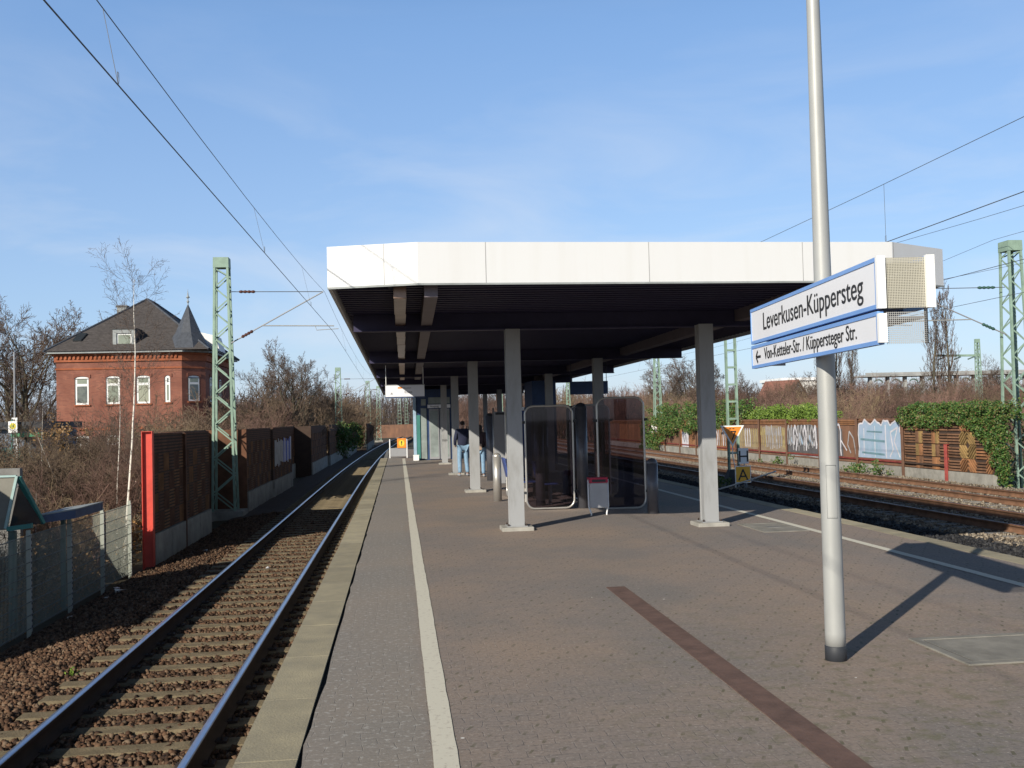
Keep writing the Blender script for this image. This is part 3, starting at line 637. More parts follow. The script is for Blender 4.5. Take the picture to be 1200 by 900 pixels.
def column():
    o = thing('canopy_column', '', 'column')
    b = MB(); b.box(-.12, .12, -.12, -.100, 0.06, 3.31, M_COLUMN); b.box(-.12, .12, .100, .12, 0.06, 3.31, M_COLUMN); b.box(-.007, .007, -.100, .100, 0.06, 3.31, M_COLUMN)
    b.box(-.104, -.094, -.100, .100, .06, 3.31, M_COLUMN); b.build('shaft', o)
    b = MB(); b.box(-.26, .26, -.25, .25, -0.02, 0.06, M_CONC); b.build('plinth', o, bevel=0.012)
    b = MB(); b.box(-.17, .17, -.17, .17, .061, .075, M_COLUMN)
    for q in (-.145, .145):
        for r_ in (-.145, .145): b.lathe([(.014, .076), (.014, .10), (.008, .11)], (q, r_, 0), M_RUSTD, 6)
    b.build('base_plate', o)
    return o
c0 = column(); first = True
rank = ['front', 'second', 'third', 'fourth', 'fifth', 'farthest']
for x, side in ((1.90, 'left'), (5.05, 'right')):
    for i, cy in enumerate(CYS):
        o = c0 if first else copy_tree(c0); first = False; o.location = (x, cy-0.1-(0.4 if side == 'right' else 0), 0); o['group'] = 'steel columns carrying the canopy'
        o['label'] = f'{rank[i]} grey steel column of the {side} row under the canopy'

# ------------------------------------------------------------ lamp pole with station sign
t = thing('sign_pole', 'tall pale grey tapered pole that carries the station name sign', 'pole', (3.16, 7.29, 0))
b = MB(); b.lathe([(.0745, 0.10), (.0738, .2), (.071, 1.0), (.066, 2.5), (.0475, 5.0), (.042, 6.2)], (0, 0, 0), M_GALV, 32); b.build('shaft', t, smooth=True)
b = MB(); b.lathe([(.0775, -.02), (.0775, .105), (.0745, .108)], (0, 0, 0), M_BLACK, 32); b.build('base_band', t, smooth=True)
pts = []
for k in range(13):
    pass
b = MB()
for i in range(8):
    a0 = R(228+i*7); a1 = R(228+(i+1)*7); rr = .0735
    for z0, z1 in ((1.05, 1.42),):
        b.hexa([(rr*math.cos(a0)*.9, rr*math.sin(a0)*.9, z0), (rr*math.cos(a0), rr*math.sin(a0), z0), (rr*math.cos(a1), rr*math.sin(a1), z0), (rr*math.cos(a1)*.9, rr*math.sin(a1)*.9, z0)] + [(rr*math.cos(a0)*.9, rr*math.sin(a0)*.9, z1), (rr*math.cos(a0), rr*math.sin(a0), z1), (rr*math.cos(a1), rr*math.sin(a1), z1), (rr*math.cos(a1)*.9, rr*math.sin(a1)*.9, z1)], M_GALV)
b.build('access_flap', t)
b = MB()
for aa in (226.5, 285.5):
    a0 = R(aa); b.tube([(.0705*math.cos(a0), .0705*math.sin(a0), 1.04), (.0702*math.cos(a0), .0702*math.sin(a0), 1.43)], .0013, M_BLACK, 5)
for z0 in (1.042, 1.43): b.tube([(.0712*math.cos(R(a)), .0712*math.sin(R(a)), z0) for a in range(226, 288, 6)], .0013, M_BLACK, 5)
b.build('flap_gap', t)

# the sign runs along the platform: local x along the sign (towards the camera), local y away from the viewer's side
sd = Vector((-0.0905, -0.9959, 0)); sn = Vector((-0.9959, 0.0905, 0))    # direction along the face, outward normal of the near face
so_ = Vector((3.163, 8.87, 0))                                         # far end of the near face
LEN = 3.05
def sign_box(name, label, cat, z0, z1, words, cap, tx, tw, bl, arrow=None, net=None, nz0=None, wedge=False):
    T = thing(name, label, cat, tuple(so_))
    T.matrix_world = mtx(so_, sd, (0, 0, 1))           # local x along, local y up, local z = x cross y
    zl = sd.cross(Vector((0, 0, 1)))                   # local z direction in world
    sgn = 1 if zl.dot(sn) > 0 else -1
    def bx(B, x0, x1, y0, y1, d0, d1, m):              # d: metres behind the near face
        B.box(x0, x1, y0, y1, -sgn*d1 if sgn > 0 else d0, -sgn*d0 if sgn > 0 else d1, m)
    for k, (da, db) in enumerate(((0.0, 0.03), (0.30, 0.33)) if not arrow else ((0.0, 0.03),)):
        B = MB(); bx(B, 0.012, LEN-0.055, z0+0.02, z1-0.02, da, db, M_SIGNW); B.build('panel', T)
        B = MB()
        bx(B, 0, LEN-0.055, z0, z0+0.026, da-0.006, db+0.004, M_BLUE); bx(B, 0, LEN-0.055, z1-0.026, z1, da-0.006, db+0.004, M_BLUE)
        bx(B, -0.006, 0.012, z0, z1, da-0.005, db+0.003, M_BLUE); bx(B, LEN-0.075, LEN-0.055, z0+.027, z1-.027, da-0.005, db-0.002, M_BLUE)
        B.build('frame', T)
        B = MB(); bx(B, LEN-0.054, LEN-0.02, z0-0.002+(.012 if arrow else 0), z1+0.004-(.02 if arrow else 0), da-0.008, db+0.012, M_WHITE); B.build('end_cap', T)
    B = MB(); bx(B, 0.04, LEN-0.06, z1-0.05, z1-0.035, 0.045, 0.285, M_GREY); bx(B, 0.04, 0.06, z0+.02, z1-.02, 0.05, 0.28, M_GREY)
    if arrow: bx(B, LEN-0.06, LEN-0.045, z0, z1+.02, 0.283, 0.30, M_BLACK)
    B.build('inner_bracket', T)
    # net closing the near end
    h = net
    v = MB(); x = LEN-0.045
    n0 = nz0 if nz0 is not None else z0
    v.face([(0.045, 0, n0), (0.295, 0, n0), (0.295, 0, z1-0.006), (0.045, 0, z1-0.006)], h)
    o = v.build('end_net', T)
    # the net mesh lies in its own x/z plane: turn it to face along the sign
    o.matrix_local = Matrix(((0, 1, 0, x), (0, 0, 1, 0), (-sgn, 0, 0, 0), (0, 0, 0, 1)))
    tm = Matrix(((1, 0, 0, tx), (0, 1, 0, bl), (0, 0, 1, sgn*0.0025), (0, 0, 0, 1)))
    text('lettering', words, cap/0.73, M_INK, T, tm, width=tw)
    if arrow:
        A = MB(); ax, ay = arrow, (z0+z1)/2-0.005
        for p, q in (((ax, ay), (ax+.15, ay)), ((ax, ay), (ax+.055, ay+.05)), ((ax, ay), (ax+.055, ay-.05))):
            A.bar((*p, sgn*.003), (*q, sgn*.003), .02, .003, M_INK, up=(0, 0, 1))
        A.build('arrow', T)
    return T
sign_box('station_name_sign', 'white station name sign with blue border reading Leverkusen-Küppersteg on the pale pole', 'sign', 2.44, 2.752, 'Leverkusen-Küppersteg', 0.155, 0.41, 2.36, 2.538, net=M_NETM)
sign_box('street_direction_sign', 'slim white direction sign with an arrow and two street names under the station name', 'sign', 2.222, 2.424, 'Von-Ketteler-Str. / Küppersteger Str.', 0.105, 0.41, 2.22, 2.285, arrow=0.14, net=M_NETF)

# ------------------------------------------------------------ furniture on the platform
def bollard(loc, h, rad, m, label, two=None):
    t = thing('bollard', label, 'bollard', loc, group='round topped posts on the platform')
    b = MB(); b.lathe([(rad, -.01), (rad, h-rad*0.9)], (0, 0, 0), m, 24); b.build('shaft', t, smooth=True)
    b = MB(); b.lathe([(rad*1.0, h-rad*0.9)]+[(rad*math.cos(a), h-rad*0.9+rad*0.9*math.sin(a)) for a in np.linspace(0.05, 1.5, 7)], (0, 0, 0), two or m, 24); b.build('rounded_cap', t, smooth=True)
    return t
bollard((2.16, 22.8, 0), 1.08, .095, M_STEEL, 'short bright steel bollard just left of the front left canopy column')
bollard((4.68, 18.75, 0), 1.03, .105, M_DTUBE, 'short dark bollard standing alone right of the glass windbreak')
bollard((2.72, 30.6, 0), 2.02, .125, M_DTUBE, 'tall dark tube post beside the woman with the pale jeans', M_BLACK)
bollard((3.66, 20.4, 0), 2.12, .115, M_DTUBE, 'tall dark tube post between the two glass screens', M_BLACK)
bollard((3.12, 23.2, 0), 2.1, .115, M_DTUBE, 'tall dark tube post behind the left glass screen', M_BLACK)
bollard((2.92, 21.3, 0), 2.06, .1, M_DTUBE, 'tall dark tube post close behind the middle of the left glass screen', M_BLACK)
bollard((4.05, 23.9, 0), 2.1, .11, M_DTUBE, 'tall dark tube post behind the left part of the right glass screen', M_BLACK)
bollard((3.62, 25.6, 0), 2.1, .115, M_DTUBE, 'farthest tall dark tube post behind the glass screens', M_BLACK)

def rrect(wd, h, rad, n=6):
    P = []
    for cx, cz, a0 in ((wd-rad, rad, -90), (wd-rad, h-rad, 0), (rad, h-rad, 90), (rad, rad, 180)):
        for k in range(n+1): a = R(a0+90*k/n); P.append((cx+rad*math.cos(a), cz+rad*math.sin(a)))
    return P
def screen(loc, wd, h, rz, label, zb=0.03):
    t = thing('glass_windbreak', label, 'windbreak', loc, rz, 'smoked glass windbreak screens')
    P = rrect(wd, h, .17); b = MB(); b.tube([(x, 0, z+zb) for x, z in P], .021, M_STEEL, 8, closed=True); b.build('frame', t, smooth=True)
    b = MB(); b.prism([(x, z+zb) for x, z in P], -.004, .004, M_TGLASS, axis='y'); b.build('glass', t)
    b = MB()
    for z in (.35, 1.75): b.bar((wd, 0, z), (wd+.08, 0, z), .04, .05, M_BLACK); b.bar((-.08, 0, z), (0, 0, z), .04, .05, M_BLACK)
    b.build('clamp', t)
    return t
screen((2.50, 20.25, 0), .96, 2.04, 0.0, 'left rounded smoked glass screen of the front pair')
screen((3.86, 19.75, 0), .93, 2.16, 0.0, 'right rounded smoked glass screen of the front pair beside the dark bollard')
screen((2.52, 23.3, 0), .9, 2.06, R(90), 'smoked glass screen standing lengthwise behind the left front screen')
screen((3.74, 22.2, 0), .9, 2.06, R(8), 'smoked glass screen in the second row of the windbreak')
screen((4.72, 23.6, 0), .9, 2.06, R(90), 'smoked glass screen along the right side of the windbreak')
for i, (x, y, lb) in enumerate(((2.75, 22.4, 'blue seat nearest the left glass screen'), (2.75, 23.2, 'blue seat in the middle of the windbreak'), (2.75, 24.0, 'blue seat farthest back behind the left glass screen'), (3.15, 21.5, 'blue seat right behind the left glass screen, facing the camera side'), (3.05, 25.0, 'blue seat at the very back of the windbreak'), (4.25, 22.6, 'blue seat behind the right glass screen'))):
    t = thing('waiting_chair', lb, 'seat', (x, y, 0), group='blue seats inside the windbreak')
    b = MB(); b.box(-.22, .22, -.26, .26, .43, .46, M_BLUEP); b.build('seat', t, bevel=.01)
    b = MB(); b.hexa([(-.25, -.26, .46), (-.21, -.26, .46), (-.21, .26, .46), (-.25, .26, .46), (-.35, -.26, .92), (-.31, -.26, .92), (-.31, .26, .92), (-.35, .26, .92)], M_BLUEP); b.build('backrest', t, bevel=.008)
    b = MB(); b.tube([(0, 0, .43), (0, 0, 0)], .035, M_STEEL, 10); b.build('leg', t)
# litter bin with a crimson lid
t = thing('litter_bin', 'grey litter bin with crimson lid on bent white tube legs', 'bin', (3.66, 18.85, 0))
b = MB(); b.box(-.165, .165, -.13, .13, .14, .60, M_BIN); b.build('body', t, bevel=.012)
b = MB(); b.box(-.17, .17, -.135, .135, .602, .70, M_CRIM); b.box(-.13, .13, -.139, -.1355, .62, .665, M_BLACK); b.build('lid', t, bevel=.012)
for s in (-1, 1):
    b = MB(); b.tube([(s*.185, -.05, .66), (s*.185, -.05, .16), (s*.16, -.06, .09), (s*.145, -.08, .04), (s*.145, -.09, 0)], .014, M_WHITE, 8); b.build('leg', t, smooth=True)
# grey display case and a blue one behind the column
t = thing('timetable_case', 'tall grey timetable display case beside the front left column', 'display case', (2.62, 26.2, 0))
b = MB(); b.box(-.19, .19, -.05, .05, .18, 2.02, M_GREY); b.build('case', t, bevel=.01)
b = MB(); b.box(-.15, .15, -.055, -.0505, 1.94, 2.0, M_BLACK); b.build('top_strip', t)
for s in (-1, 1):
    b = MB(); b.tube([(s*.2, 0, 0), (s*.2, 0, 2.12)], .022, M_STEEL, 8); b.build('leg', t, smooth=True)
t = thing('timetable_case', 'tall blue display case just right of the front left column', 'display case', (2.80, 24.4, 0))
b = MB(); b.box(-.2, .2, -.05, .05, .62, 2.02, M_BLUEP); b.build('case', t, bevel=.01)
b = MB(); b.box(-.2, .2, -.06, .06, 2.025, 2.10, M_WHITE); b.build('top_lamp', t)
for s in (-1, 1):
    b = MB(); b.tube([(s*.215, 0, 0), (s*.215, 0, 2.1)], .018, M_STEEL, 8); b.build('leg', t, smooth=True)
t = thing('call_post', 'slim white post with red lower box behind the left glass screen', 'post', (3.30, 24.6, 0))
b = MB(); b.tube([(0, 0, 0), (0, 0, 2.12)], .035, M_GREY, 10); b.build('shaft', t, smooth=True)
b = MB(); b.box(-.045, .045, -.06, -.036, 1.72, 2.1, M_WHITE); b.build('white_plate', t)
b = MB(); b.box(-.06, .06, -.07, -.036, 1.42, 1.71, M_RED); b.build('red_box', t)

# hanging signs
t = thing('hanging_sign', 'white destination sign hanging from the canopy above the left platform edge', 'sign', (-.36, 30, 2.53))
b = MB(); b.box(0, 1.13, -.06, .06, .02, .35, M_SIGNW); b.build('panel', t)
b = MB(); b.box(-.012, 1.142, -.066, .066, -.012, .018, M_DBLUE); b.box(-.012, 1.142, -.066, .066, .352, .37, M_GREY); b.build('frame', t)
for x in (.02, 1.1):
    b = MB(); b.tube([(x, 0, .37), (x, 0, .94)], .01, M_WHITE, 6); b.build('hanger', t)
fm = lambda x, z: Matrix(((1, 0, 0, x), (0, 0, -1, -.0615), (0, 1, 0, z), (0, 0, 0, 1)))
text('lettering', 'Essen', .10, M_INK, t, fm(.55, .12), bold=0)
text('lettering', 'Düsseldorf', .05, M_INK, t, fm(.52, .255), bold=0)
b = MB(); b.box(.36, .49, -.0635, -.0605, .255, .30, M_ORANGE); b.build('line_mark', t)
b = MB(); b.prism([(.14, .09), (.22, .09), (.18, .15)], -.0635, -.0605, M_GREY, axis='y'); b.build('pictogram', t)
t = thing('hanging_sign', 'dark backed destination sign hanging beside the right row of columns', 'sign', (5.08, 30, 2.50))
b = MB(); b.box(0, 1.13, -.06, .06, 0, .385, M_DBLUE); b.build('panel', t)
for x in (.03, 1.1):
    b = MB(); b.tube([(x, 0, .385), (x, 0, .97)], .01, M_BLACK, 6); b.build('hanger', t)

# stair house with glass doors at the far end of the roof
t = thing('stair_house', 'dark blue framed stair house with glass double doors under the far roof', 'building', (.70, 48, 0))
b = MB(); b.box(.10, 2.0, .06, 7, 0, 3.30, M_DBLUE); b.build('wall', t)
b = MB(); b.box(-.02, .12, -.02, .16, 0, 3.30, M_PALEB); b.build('corner_post', t)
b = MB(); b.box(.125, .30, .0, .058, 0.02, 2.1, M_TEAL); b.build('teal_panel', t)
b = MB(); b.box(.34, .60, .02, .055, .05, 2.42, M_DOORGL); b.box(.36, .58, .03, .056, 2.55, 2.85, M_DOORGL); b.build('side_window', t)
for i in range(2):
    x = .72+i*.50; b = MB(); b.box(x, x+.46, .0, .055, .04, 2.38, M_GREY); d = b.build('door', t)
    b = MB(); b.box(x+.05, x+.41, -.006, -.001, .14, 2.30, M_DOORGL); b.build('pane', d)
b = MB(); b.box(.70, 1.70, .0, .055, 2.62, 2.92, M_DOORGL); b.build('top_window', t)
b = MB(); b.box(.66, 1.72, -.03, .0, 2.42, 2.58, M_SIGNW); sg = b.build('door_sign', t)
text('lettering', 'Ausgang', .12, M_INK, sg, Matrix(((1, 0, 0, .78), (0, 0, -1, -.0315), (0, 1, 0, 2.46), (0, 0, 0, 1))), bold=0)
t = thing('lift_shaft', 'dark lift shaft reaching the roof behind the windbreak', 'building', (5.25, 40, 0))
b = MB(); b.box(0, .95, 0, 2.4, 0, 3.30, M_DBLUE); b.build('wall', t); b = MB(); b.box(.1, .85, -.012, -.001, .1, 2.2, M_GREY); b.build('door', t)
t = thing('platform_gate', 'low railing with two white posts closing the far left platform end', 'gate', (-.10, 52, 0))
for x in (-.36, .50):
    b = MB(); b.tube([(x, 0, 0), (x, 0, .95)], .03, M_WHITE, 8); b.build('post', t)
b = MB(); b.box(-.33, .47, -.015, .015, .08, .50, M_GREY); b.build('panel', t)
t = thing('warning_sign', 'square orange warning plate on the railing at the platform end', 'sign', (.13, 51.96, .5))
b = MB(); b.box(-.22, .22, -.012, 0, 0, .48, M_ORANGE); b.build('plate', t)
b = MB(); b.prism([(.14*math.cos(a), .24+.16*math.sin(a)) for a in np.linspace(0, 2*math.pi, 20, endpoint=False)], -.0145, -.0125, M_YELLOW, axis='y'); b.build('disc', t)
b = MB(); b.box(-.025, .025, -.018, -.015, .21, .34, M_INK); b.box(-.025, .025, -.018, -.015, .14, .18, M_INK); b.build('exclamation_mark', t)
t = tag(bpy.data.objects.new('salt_box', None), 'small white box on the platform beside the stair house door', 'box'); COL.objects.link(t); t.location = (.78, 47.6, 0)
b = MB(); b.box(-.13, .13, -.1, .1, 0, .22, M_WHITE); b.build('body', t, bevel=.02)
b = MB(); b.box(-.14, .14, -.11, .11, .222, .27, M_WHITE); b.build('lid', t, bevel=.01)

# speed triangle, H board and A board at the right platform edge
def board(label, loc, wd, h, mface, ch, mch, cap, name, legs, mrim):
    t = thing(name, label, 'signal board', loc)
    b = MB(); b.box(-wd/2, wd/2, -.01, .01, 0, h, mrim); b.build('rim', t, bevel=.004)
    b = MB(); b.box(-wd/2+.03, wd/2-.03, -.0135, -.0105, .03, h-.03, mface); b.build('face', t)
    o = text('lettering', ch, cap/.73, mch, t, Matrix(((1, 0, 0, 0), (0, 0, -1, -.0145), (0, 1, 0, (h-cap)/2), (0, 0, 0, 1))), align='CENTER', bold=.0)
    for x in legs:
        b = MB(); b.tube([(x, .03, -loc[2]-.85), (x, .03, h*.5)], .02, M_GREY, 8); b.build('leg', t)
    return t
board('square amber board with a dark letter A and white rim at the right platform edge', (11.90, 34.7, -.61), .57, .60, M_OCHRE, 'A', M_INK, .42, 'signal_board', (-.15, .13), M_WHITE)
board('white board with a black letter H above the amber board', (11.97, 34.8, .055), .36, .545, M_WHITE, 'H', M_INK, .42, 'signal_board', (0.03,), M_WHITE)
t = thing('speed_signal', 'orange downward triangle with a dark 7 and white rim at the platform edge', 'signal', (11.56, 34.7, 0))
tri = [(-.43, 1.40), (.43, 1.40), (0, .65)]
b = MB(); b.prism(tri, -.012, .012, M_WHITE, axis='y'); b.build('rim', t)
b = MB(); b.prism([(-.34, 1.355), (.34, 1.355), (0, .755)], -.0155, -.0125, M_ORANGE, axis='y'); b.build('face', t)
text('lettering', '7', .46, M_INK, t, Matrix(((1, 0, .0, -.08), (0, 0, -1, -.0165), (0, 1, 0, .90), (0, 0, 0, 1))), bold=0)
b = MB(); b.box(-.13, -.03, -.0165, -.0158, 1.27, 1.305, M_INK); b.box(.0, .08, -.0165, -.0158, 1.275, 1.305, M_INK); b.build('lamp_mark', t)
b = MB(); b.tube([(0, .02, .70), (0, .02, .30), (.07, .02, -.05), (.075, .02, -.85)], .018, M_WHITE, 8); b.build('post', t)
b = MB(); b.tube([(8.35, 27.5, -.35), (8.9, 26.0, .02), (9.35, 24.8, .35)], .02, M_WHITE, 6)
# leaning pale rods behind the column
tag(b.build('leaning_rod'), 'thin white rod leaning beside the track behind the right column', 'rod')

# ------------------------------------------------------------ people (bodies grown with skin, clothes as children)
def skin_obj(name, verts, edges, radii, m, parent, root=0, sub=1):
    me = bpy.data.meshes.new(name); me.from_pydata(verts, edges, []); me.update()
    o = bpy.data.objects.new(name, me); COL.objects.link(o)
    sk = o.modifiers.new('skin', 'SKIN'); sk.use_smooth_shade = True
    if not me.skin_vertices: me.skin_vertices.new()
    for i, r in enumerate(radii):
        d = me.skin_vertices[0].data[i]; d.radius = (r, r*0.85) if isinstance(r, float) else r; d.use_root = (i == root)
    sb = o.modifiers.new('sub', 'SUBSURF'); sb.levels = sb.render_levels = sub
    bpy.context.view_layer.update(); dg = bpy.context.evaluated_depsgraph_get()
    m2 = bpy.data.meshes.new_from_object(o.evaluated_get(dg)); o.modifiers.clear(); o.data = m2; m2.materials.clear(); m2.materials.append(m)
    o.parent = parent; return o
def person(label, loc, rz, h, jacket, trouser, hair_len, scale_w=1.0, bag=False):
    t = thing('person', label, 'person', loc, rz); k = h/1.78; wq = scale_w
    def sc(P): return [(x*k*wq, y*k, z*k) for x, y, z in P]
    # body: pelvis, spine, neck, head, arms (one bent), legs
    P = sc([(0, 0, .95), (0, .01, 1.15), (0, .0, 1.38), (0, 0, 1.50), (0, -.015, 1.60), (0, -.03, 1.72),
            (.17, 0, 1.43), (.23, .02, 1.16), (.20, -.12, .98), (.16, -.18, .92), (-.17, 0, 1.43), (-.24, .03, 1.16), (-.25, -.04, .92), (-.25, -.06, .84),
            (.09, 0, .90), (.10, -.02, .50), (.11, .03, .09), (.12, -.10, .035), (-.09, 0, .90), (-.10, .01, .50), (-.12, .05, .09), (-.13, -.08, .035)])
    E = [(0, 1), (1, 2), (2, 3), (3, 4), (4, 5), (2, 6), (6, 7), (7, 8), (8, 9), (2, 10), (10, 11), (11, 12), (12, 13), (0, 14), (14, 15), (15, 16), (16, 17), (0, 18), (18, 19), (19, 20), (20, 21)]
    rad = [(.14, .10), (.13, .095), (.15, .10), .055, (.075, .09), (.075, .095), .06, .045, .035, .03, .06, .045, .035, .03, .085, .06, .04, .038, .085, .06, .04, .038]
    rad = [tuple(np.array(q)*k) if isinstance(q, tuple) else q*k for q in rad]
    skin_obj('body', P, E, rad, M_SKIN, t, sub=2)
    J = [0, 1, 2, 3, 6, 7, 8, 10, 11, 12]; mp_ = {a: i for i, a in enumerate(J)}
    jr = {0: (.185, .145), 1: (.18, .14), 2: (.19, .135), 3: .08, 6: .085, 7: .068, 8: .055, 10: .085, 11: .068, 12: .055}
    jp = [P[a] for a in J]; jp[0] = (jp[0][0], jp[0][1], jp[0][2]-.10*k)
    skin_obj('jacket', jp, [(mp_[a], mp_[c]) for a, c in E if a in mp_ and c in mp_], [tuple(np.array(jr[a])*k) if isinstance(jr[a], tuple) else jr[a]*k for a in J], jacket, t, sub=2)
    T = [0, 14, 15, 16, 18, 19, 20]; mp_ = {a: i for i, a in enumerate(T)}; tr = {0: (.155, .12), 14: .105, 15: .082, 16: .075, 18: .105, 19: .082, 20: .075}
    skin_obj('trousers', [P[a] for a in T], [(mp_[a], mp_[c]) for a, c in E if a in mp_ and c in mp_], [tuple(np.array(tr[a])*k) if isinstance(tr[a], tuple) else tr[a]*k for a in T], trouser, t, sub=2)
    for a, c in ((16, 17), (20, 21)):
        p, q = Vector(P[a]), Vector(P[c]); skin_obj('shoe', [(p.x, p.y+.03, .05), (q.x, q.y-.03, .045)], [(0, 1)], [.055, .048], M_GREY, t, sub=2)
    hp = sc([(0, .0, 1.735), (0, .035, 1.66)]+([(0, .06, 1.5), (0, .07, 1.36)] if hair_len > .2 else [(0, .03, 1.6)]))
    skin_obj('hair', hp, [(i, i+1) for i in range(len(hp)-1)], [(.085, .085), (.09, .085)]+([(.085, .05), (.06, .03)] if hair_len > .2 else [(.06, .05)]), M_HAIR, t, sub=2)
    return t
person('man in a navy jacket and light jeans standing behind the second left column', (2.06, 33.4, 0), R(195), 1.84, M_NAVY, M_DENIM, .1, 1.08)
wmn = person('woman with long dark hair, brown jacket and pale jeans behind the second left column', (2.58, 32.6, 0), R(150), 1.70, M_BROWNC, M_DENIM, .4, .95)
tb = thing('shoulder_bag', 'tan shoulder bag worn at the hip of the woman in pale jeans', 'bag', (2.46, 32.44, .86))
b = MB(); b.box(-.15, .15, -.06, .06, 0, .20, M_BAG); b.build('pouch', tb, bevel=.02); b = MB(); b.tube([(-.14, 0, .2), (-.02, .12, .45), (.10, .16, .62), (.14, .05, .2)], .012, M_BAG, 6); b.build('strap', tb)

# ------------------------------------------------------------ lattice masts and overhead lines
def lattice(name, label, loc, h, wb, wt, m, ladder=False, db=None, dt=None, rz=0, cat='mast', group='green catenary masts', base=True, cross=0.75):
    """four-legged tapered lattice mast, or a two-chord ladder mast with battens."""
    t = thing(name, label, cat, loc, rz, group); db = db or wb; dt = dt or wt
    def c(sx, sy, z): f = z/h; return Vector((sx*(wb*(1-f)+wt*f)/2, sy*(db*(1-f)+dt*f)/2, z))
    lw = 0.075 if not ladder else 0.06
    for sx in (-1, 1):
        for sy in ((-1, 1) if not ladder else (0,)):
            b = MB(); b.bar(c(sx, sy, -.3), c(sx, sy, h), lw, lw if not ladder else .16, m, up=(0, 1, 0)); b.build('leg', t)
    b = MB()
    z = 0.1; k = 0
    if ladder:
        while z < h-.1: b.bar(c(-1, 0, z), c(1, 0, z), .14, .07, m, up=(0, 0, 1)); z += .62
    else:
        while z < h-.5:
            f = z/h; st = cross*(wb*(1-f)+wt*f)+0.06; z2 = min(z+st, h-.35); s = 1 if k % 2 else -1
            for sy in (-1, 1): b.bar(c(-s, sy, z), c(s, sy, z2), .045, .012, m, up=(0, 1, 0))
            for sx in (-1, 1): b.bar(c(sx, s, z), c(sx, -s, z2), .012, .045, m, up=(0, 1, 0))
            z = z2; k += 1
    b.build('bracing', t)
    if not ladder:
        b = MB(); e = .012; p = [c(-1, -1, h-.33), c(1, -1, h-.33), c(1, 1, h-.33), c(-1, 1, h-.33)]; q = [c(-1, -1, h+.02), c(1, -1, h+.02), c(1, 1, h+.02), c(-1, 1, h+.02)]
        g = 1+2*e/wt+.09; b.hexa([(v.x*g*1.06, v.y*g*1.06, v.z) for v in p]+[(v.x*g*1.06, v.y*g*1.06, v.z) for v in q], m); b.build('head_plate', t)
    if base:
        b = MB(); b.box(-wb*.9, wb*.9, -db*.9, db*.9, -.6, .10, M_CONC); b.build('foundation', t)
    return t
def insul(B, a, b_, f0, f1, m, r=.045):
    a = Vector(a); b_ = Vector(b_); P = []; Rr = []
    n = 9
    for i in range(n): P.append(a.lerp(b_, f0+(f1-f0)*i/(n-1))); Rr.append(r if i % 2 else r*.6)
    B.tube(P, Rr, m, 8)
def cantilever(T, z0, zt, reach, d, m_ins, yo=0.0, reg=1.6):
    """hinged bracket towards side d with top tie, strut, insulators and registration arm; mast-local."""
    x0 = d*.25; top = (d*reach, yo, zt-.03); rt = (x0, yo, zt); rb = (x0, yo, z0)
    b = MB(); b.tube([rt, top], .013, M_WIRE, 6); insul(b, rt, top, .10, .27, m_ins, .055); b.build('top_tie', T)
    b = MB(); b.tube([rb, top], .022, M_GREY, 8); insul(b, rb, top, .12, .24, m_ins, .06); b.build('bracket_tube', T)
    f = .34; p = Vector(rb).lerp(Vector(top), f); q = (d*(reach+.35), yo, p.z-.04)
    b = MB(); b.tube([tuple(p), q], .02, M_GALV, 6); b.tube([(d*(reach-.3), yo, p.z-.03), (d*(reach-.25), yo, p.z-.18), (d*(reach+.5), yo, p.z-.14)], .013, M_GALV, 6); b.build('registration_arm', T)
MZ = -1.15
lm = lattice('catenary_mast', 'green lattice mast in the barrier niche, nearest on the left', (-5.92, 35.9, MZ), 8.72, .74, .42, M_MAST, db=.7, dt=.4)
cantilever(lm, 5.80, 7.58, 3.42, 1, M_INS)
def small_mast(x, y, z, h, label, m=M_MAST, wb=.7, arm=None, ladder=False, wt=.42):
    t = lattice('catenary_mast', label, (x, y, z), h, wb, wt, m, ladder=ladder, cross=1.0)
    if arm: cantilever(t, h*.66, h*.87, arm[1], arm[0], M_INS)
    return t
small_mast(-5.6, 98, MZ, 8.2, 'green lattice mast beyond the left barrier, second along the left track', arm=(1, 3.5))
small_mast(-3.8, 131, MZ, 8.2, 'green lattice mast, third along the left track', arm=(1, 3.6))
small_mast(-3.1, 162, MZ, 8.6, 'thin far lattice mast right of the third mast, left of the roof')
small_mast(.2, 190, MZ, 8.0, 'far pale twin post mast under the left hanging sign', ladder=True)
small_mast(1.6, 205, MZ, 8.0, 'farthest pale post mast seen under the left hanging sign', ladder=True)
rm = lattice('catenary_mast', 'large green lattice mast at the right edge beside the ivy', (21.2, 33.2, -1.1), 8.62, .66, .42, M_MAST, db=.8, dt=.5)
cantilever(rm, 5.40, 7.05, 3.95, -1, M_INSG)
mm = small_mast(12.02, 36.0, -.95, 7.4, 'green ladder mast behind the signal boards', ladder=True, wb=.36, wt=.34)
b = MB(); b.hexa([(-.5, -.3, -.1), (.5, -.3, -.1), (.5, .3, -.1), (-.5, .3, -.1), (-.2, -.15, .75), (.1, -.15, .75), (.1, .15, .75), (-.2, .15, .75)], M_BLACK); b.build('dark_foot', mm)
rf = small_mast(20.0, 77.7, -.95, 8.0, 'slender green lattice mast with a white number plate, far right', wb=.62, wt=.3)
t = thing('number_plate', 'white plate with numbers on the slender far right mast', 'plate', (19.62, 77.2, 1.0))
b = MB(); b.box(-.28, .28, -.01, .01, -.62, .32, M_WHITE); b.build('plate', t)
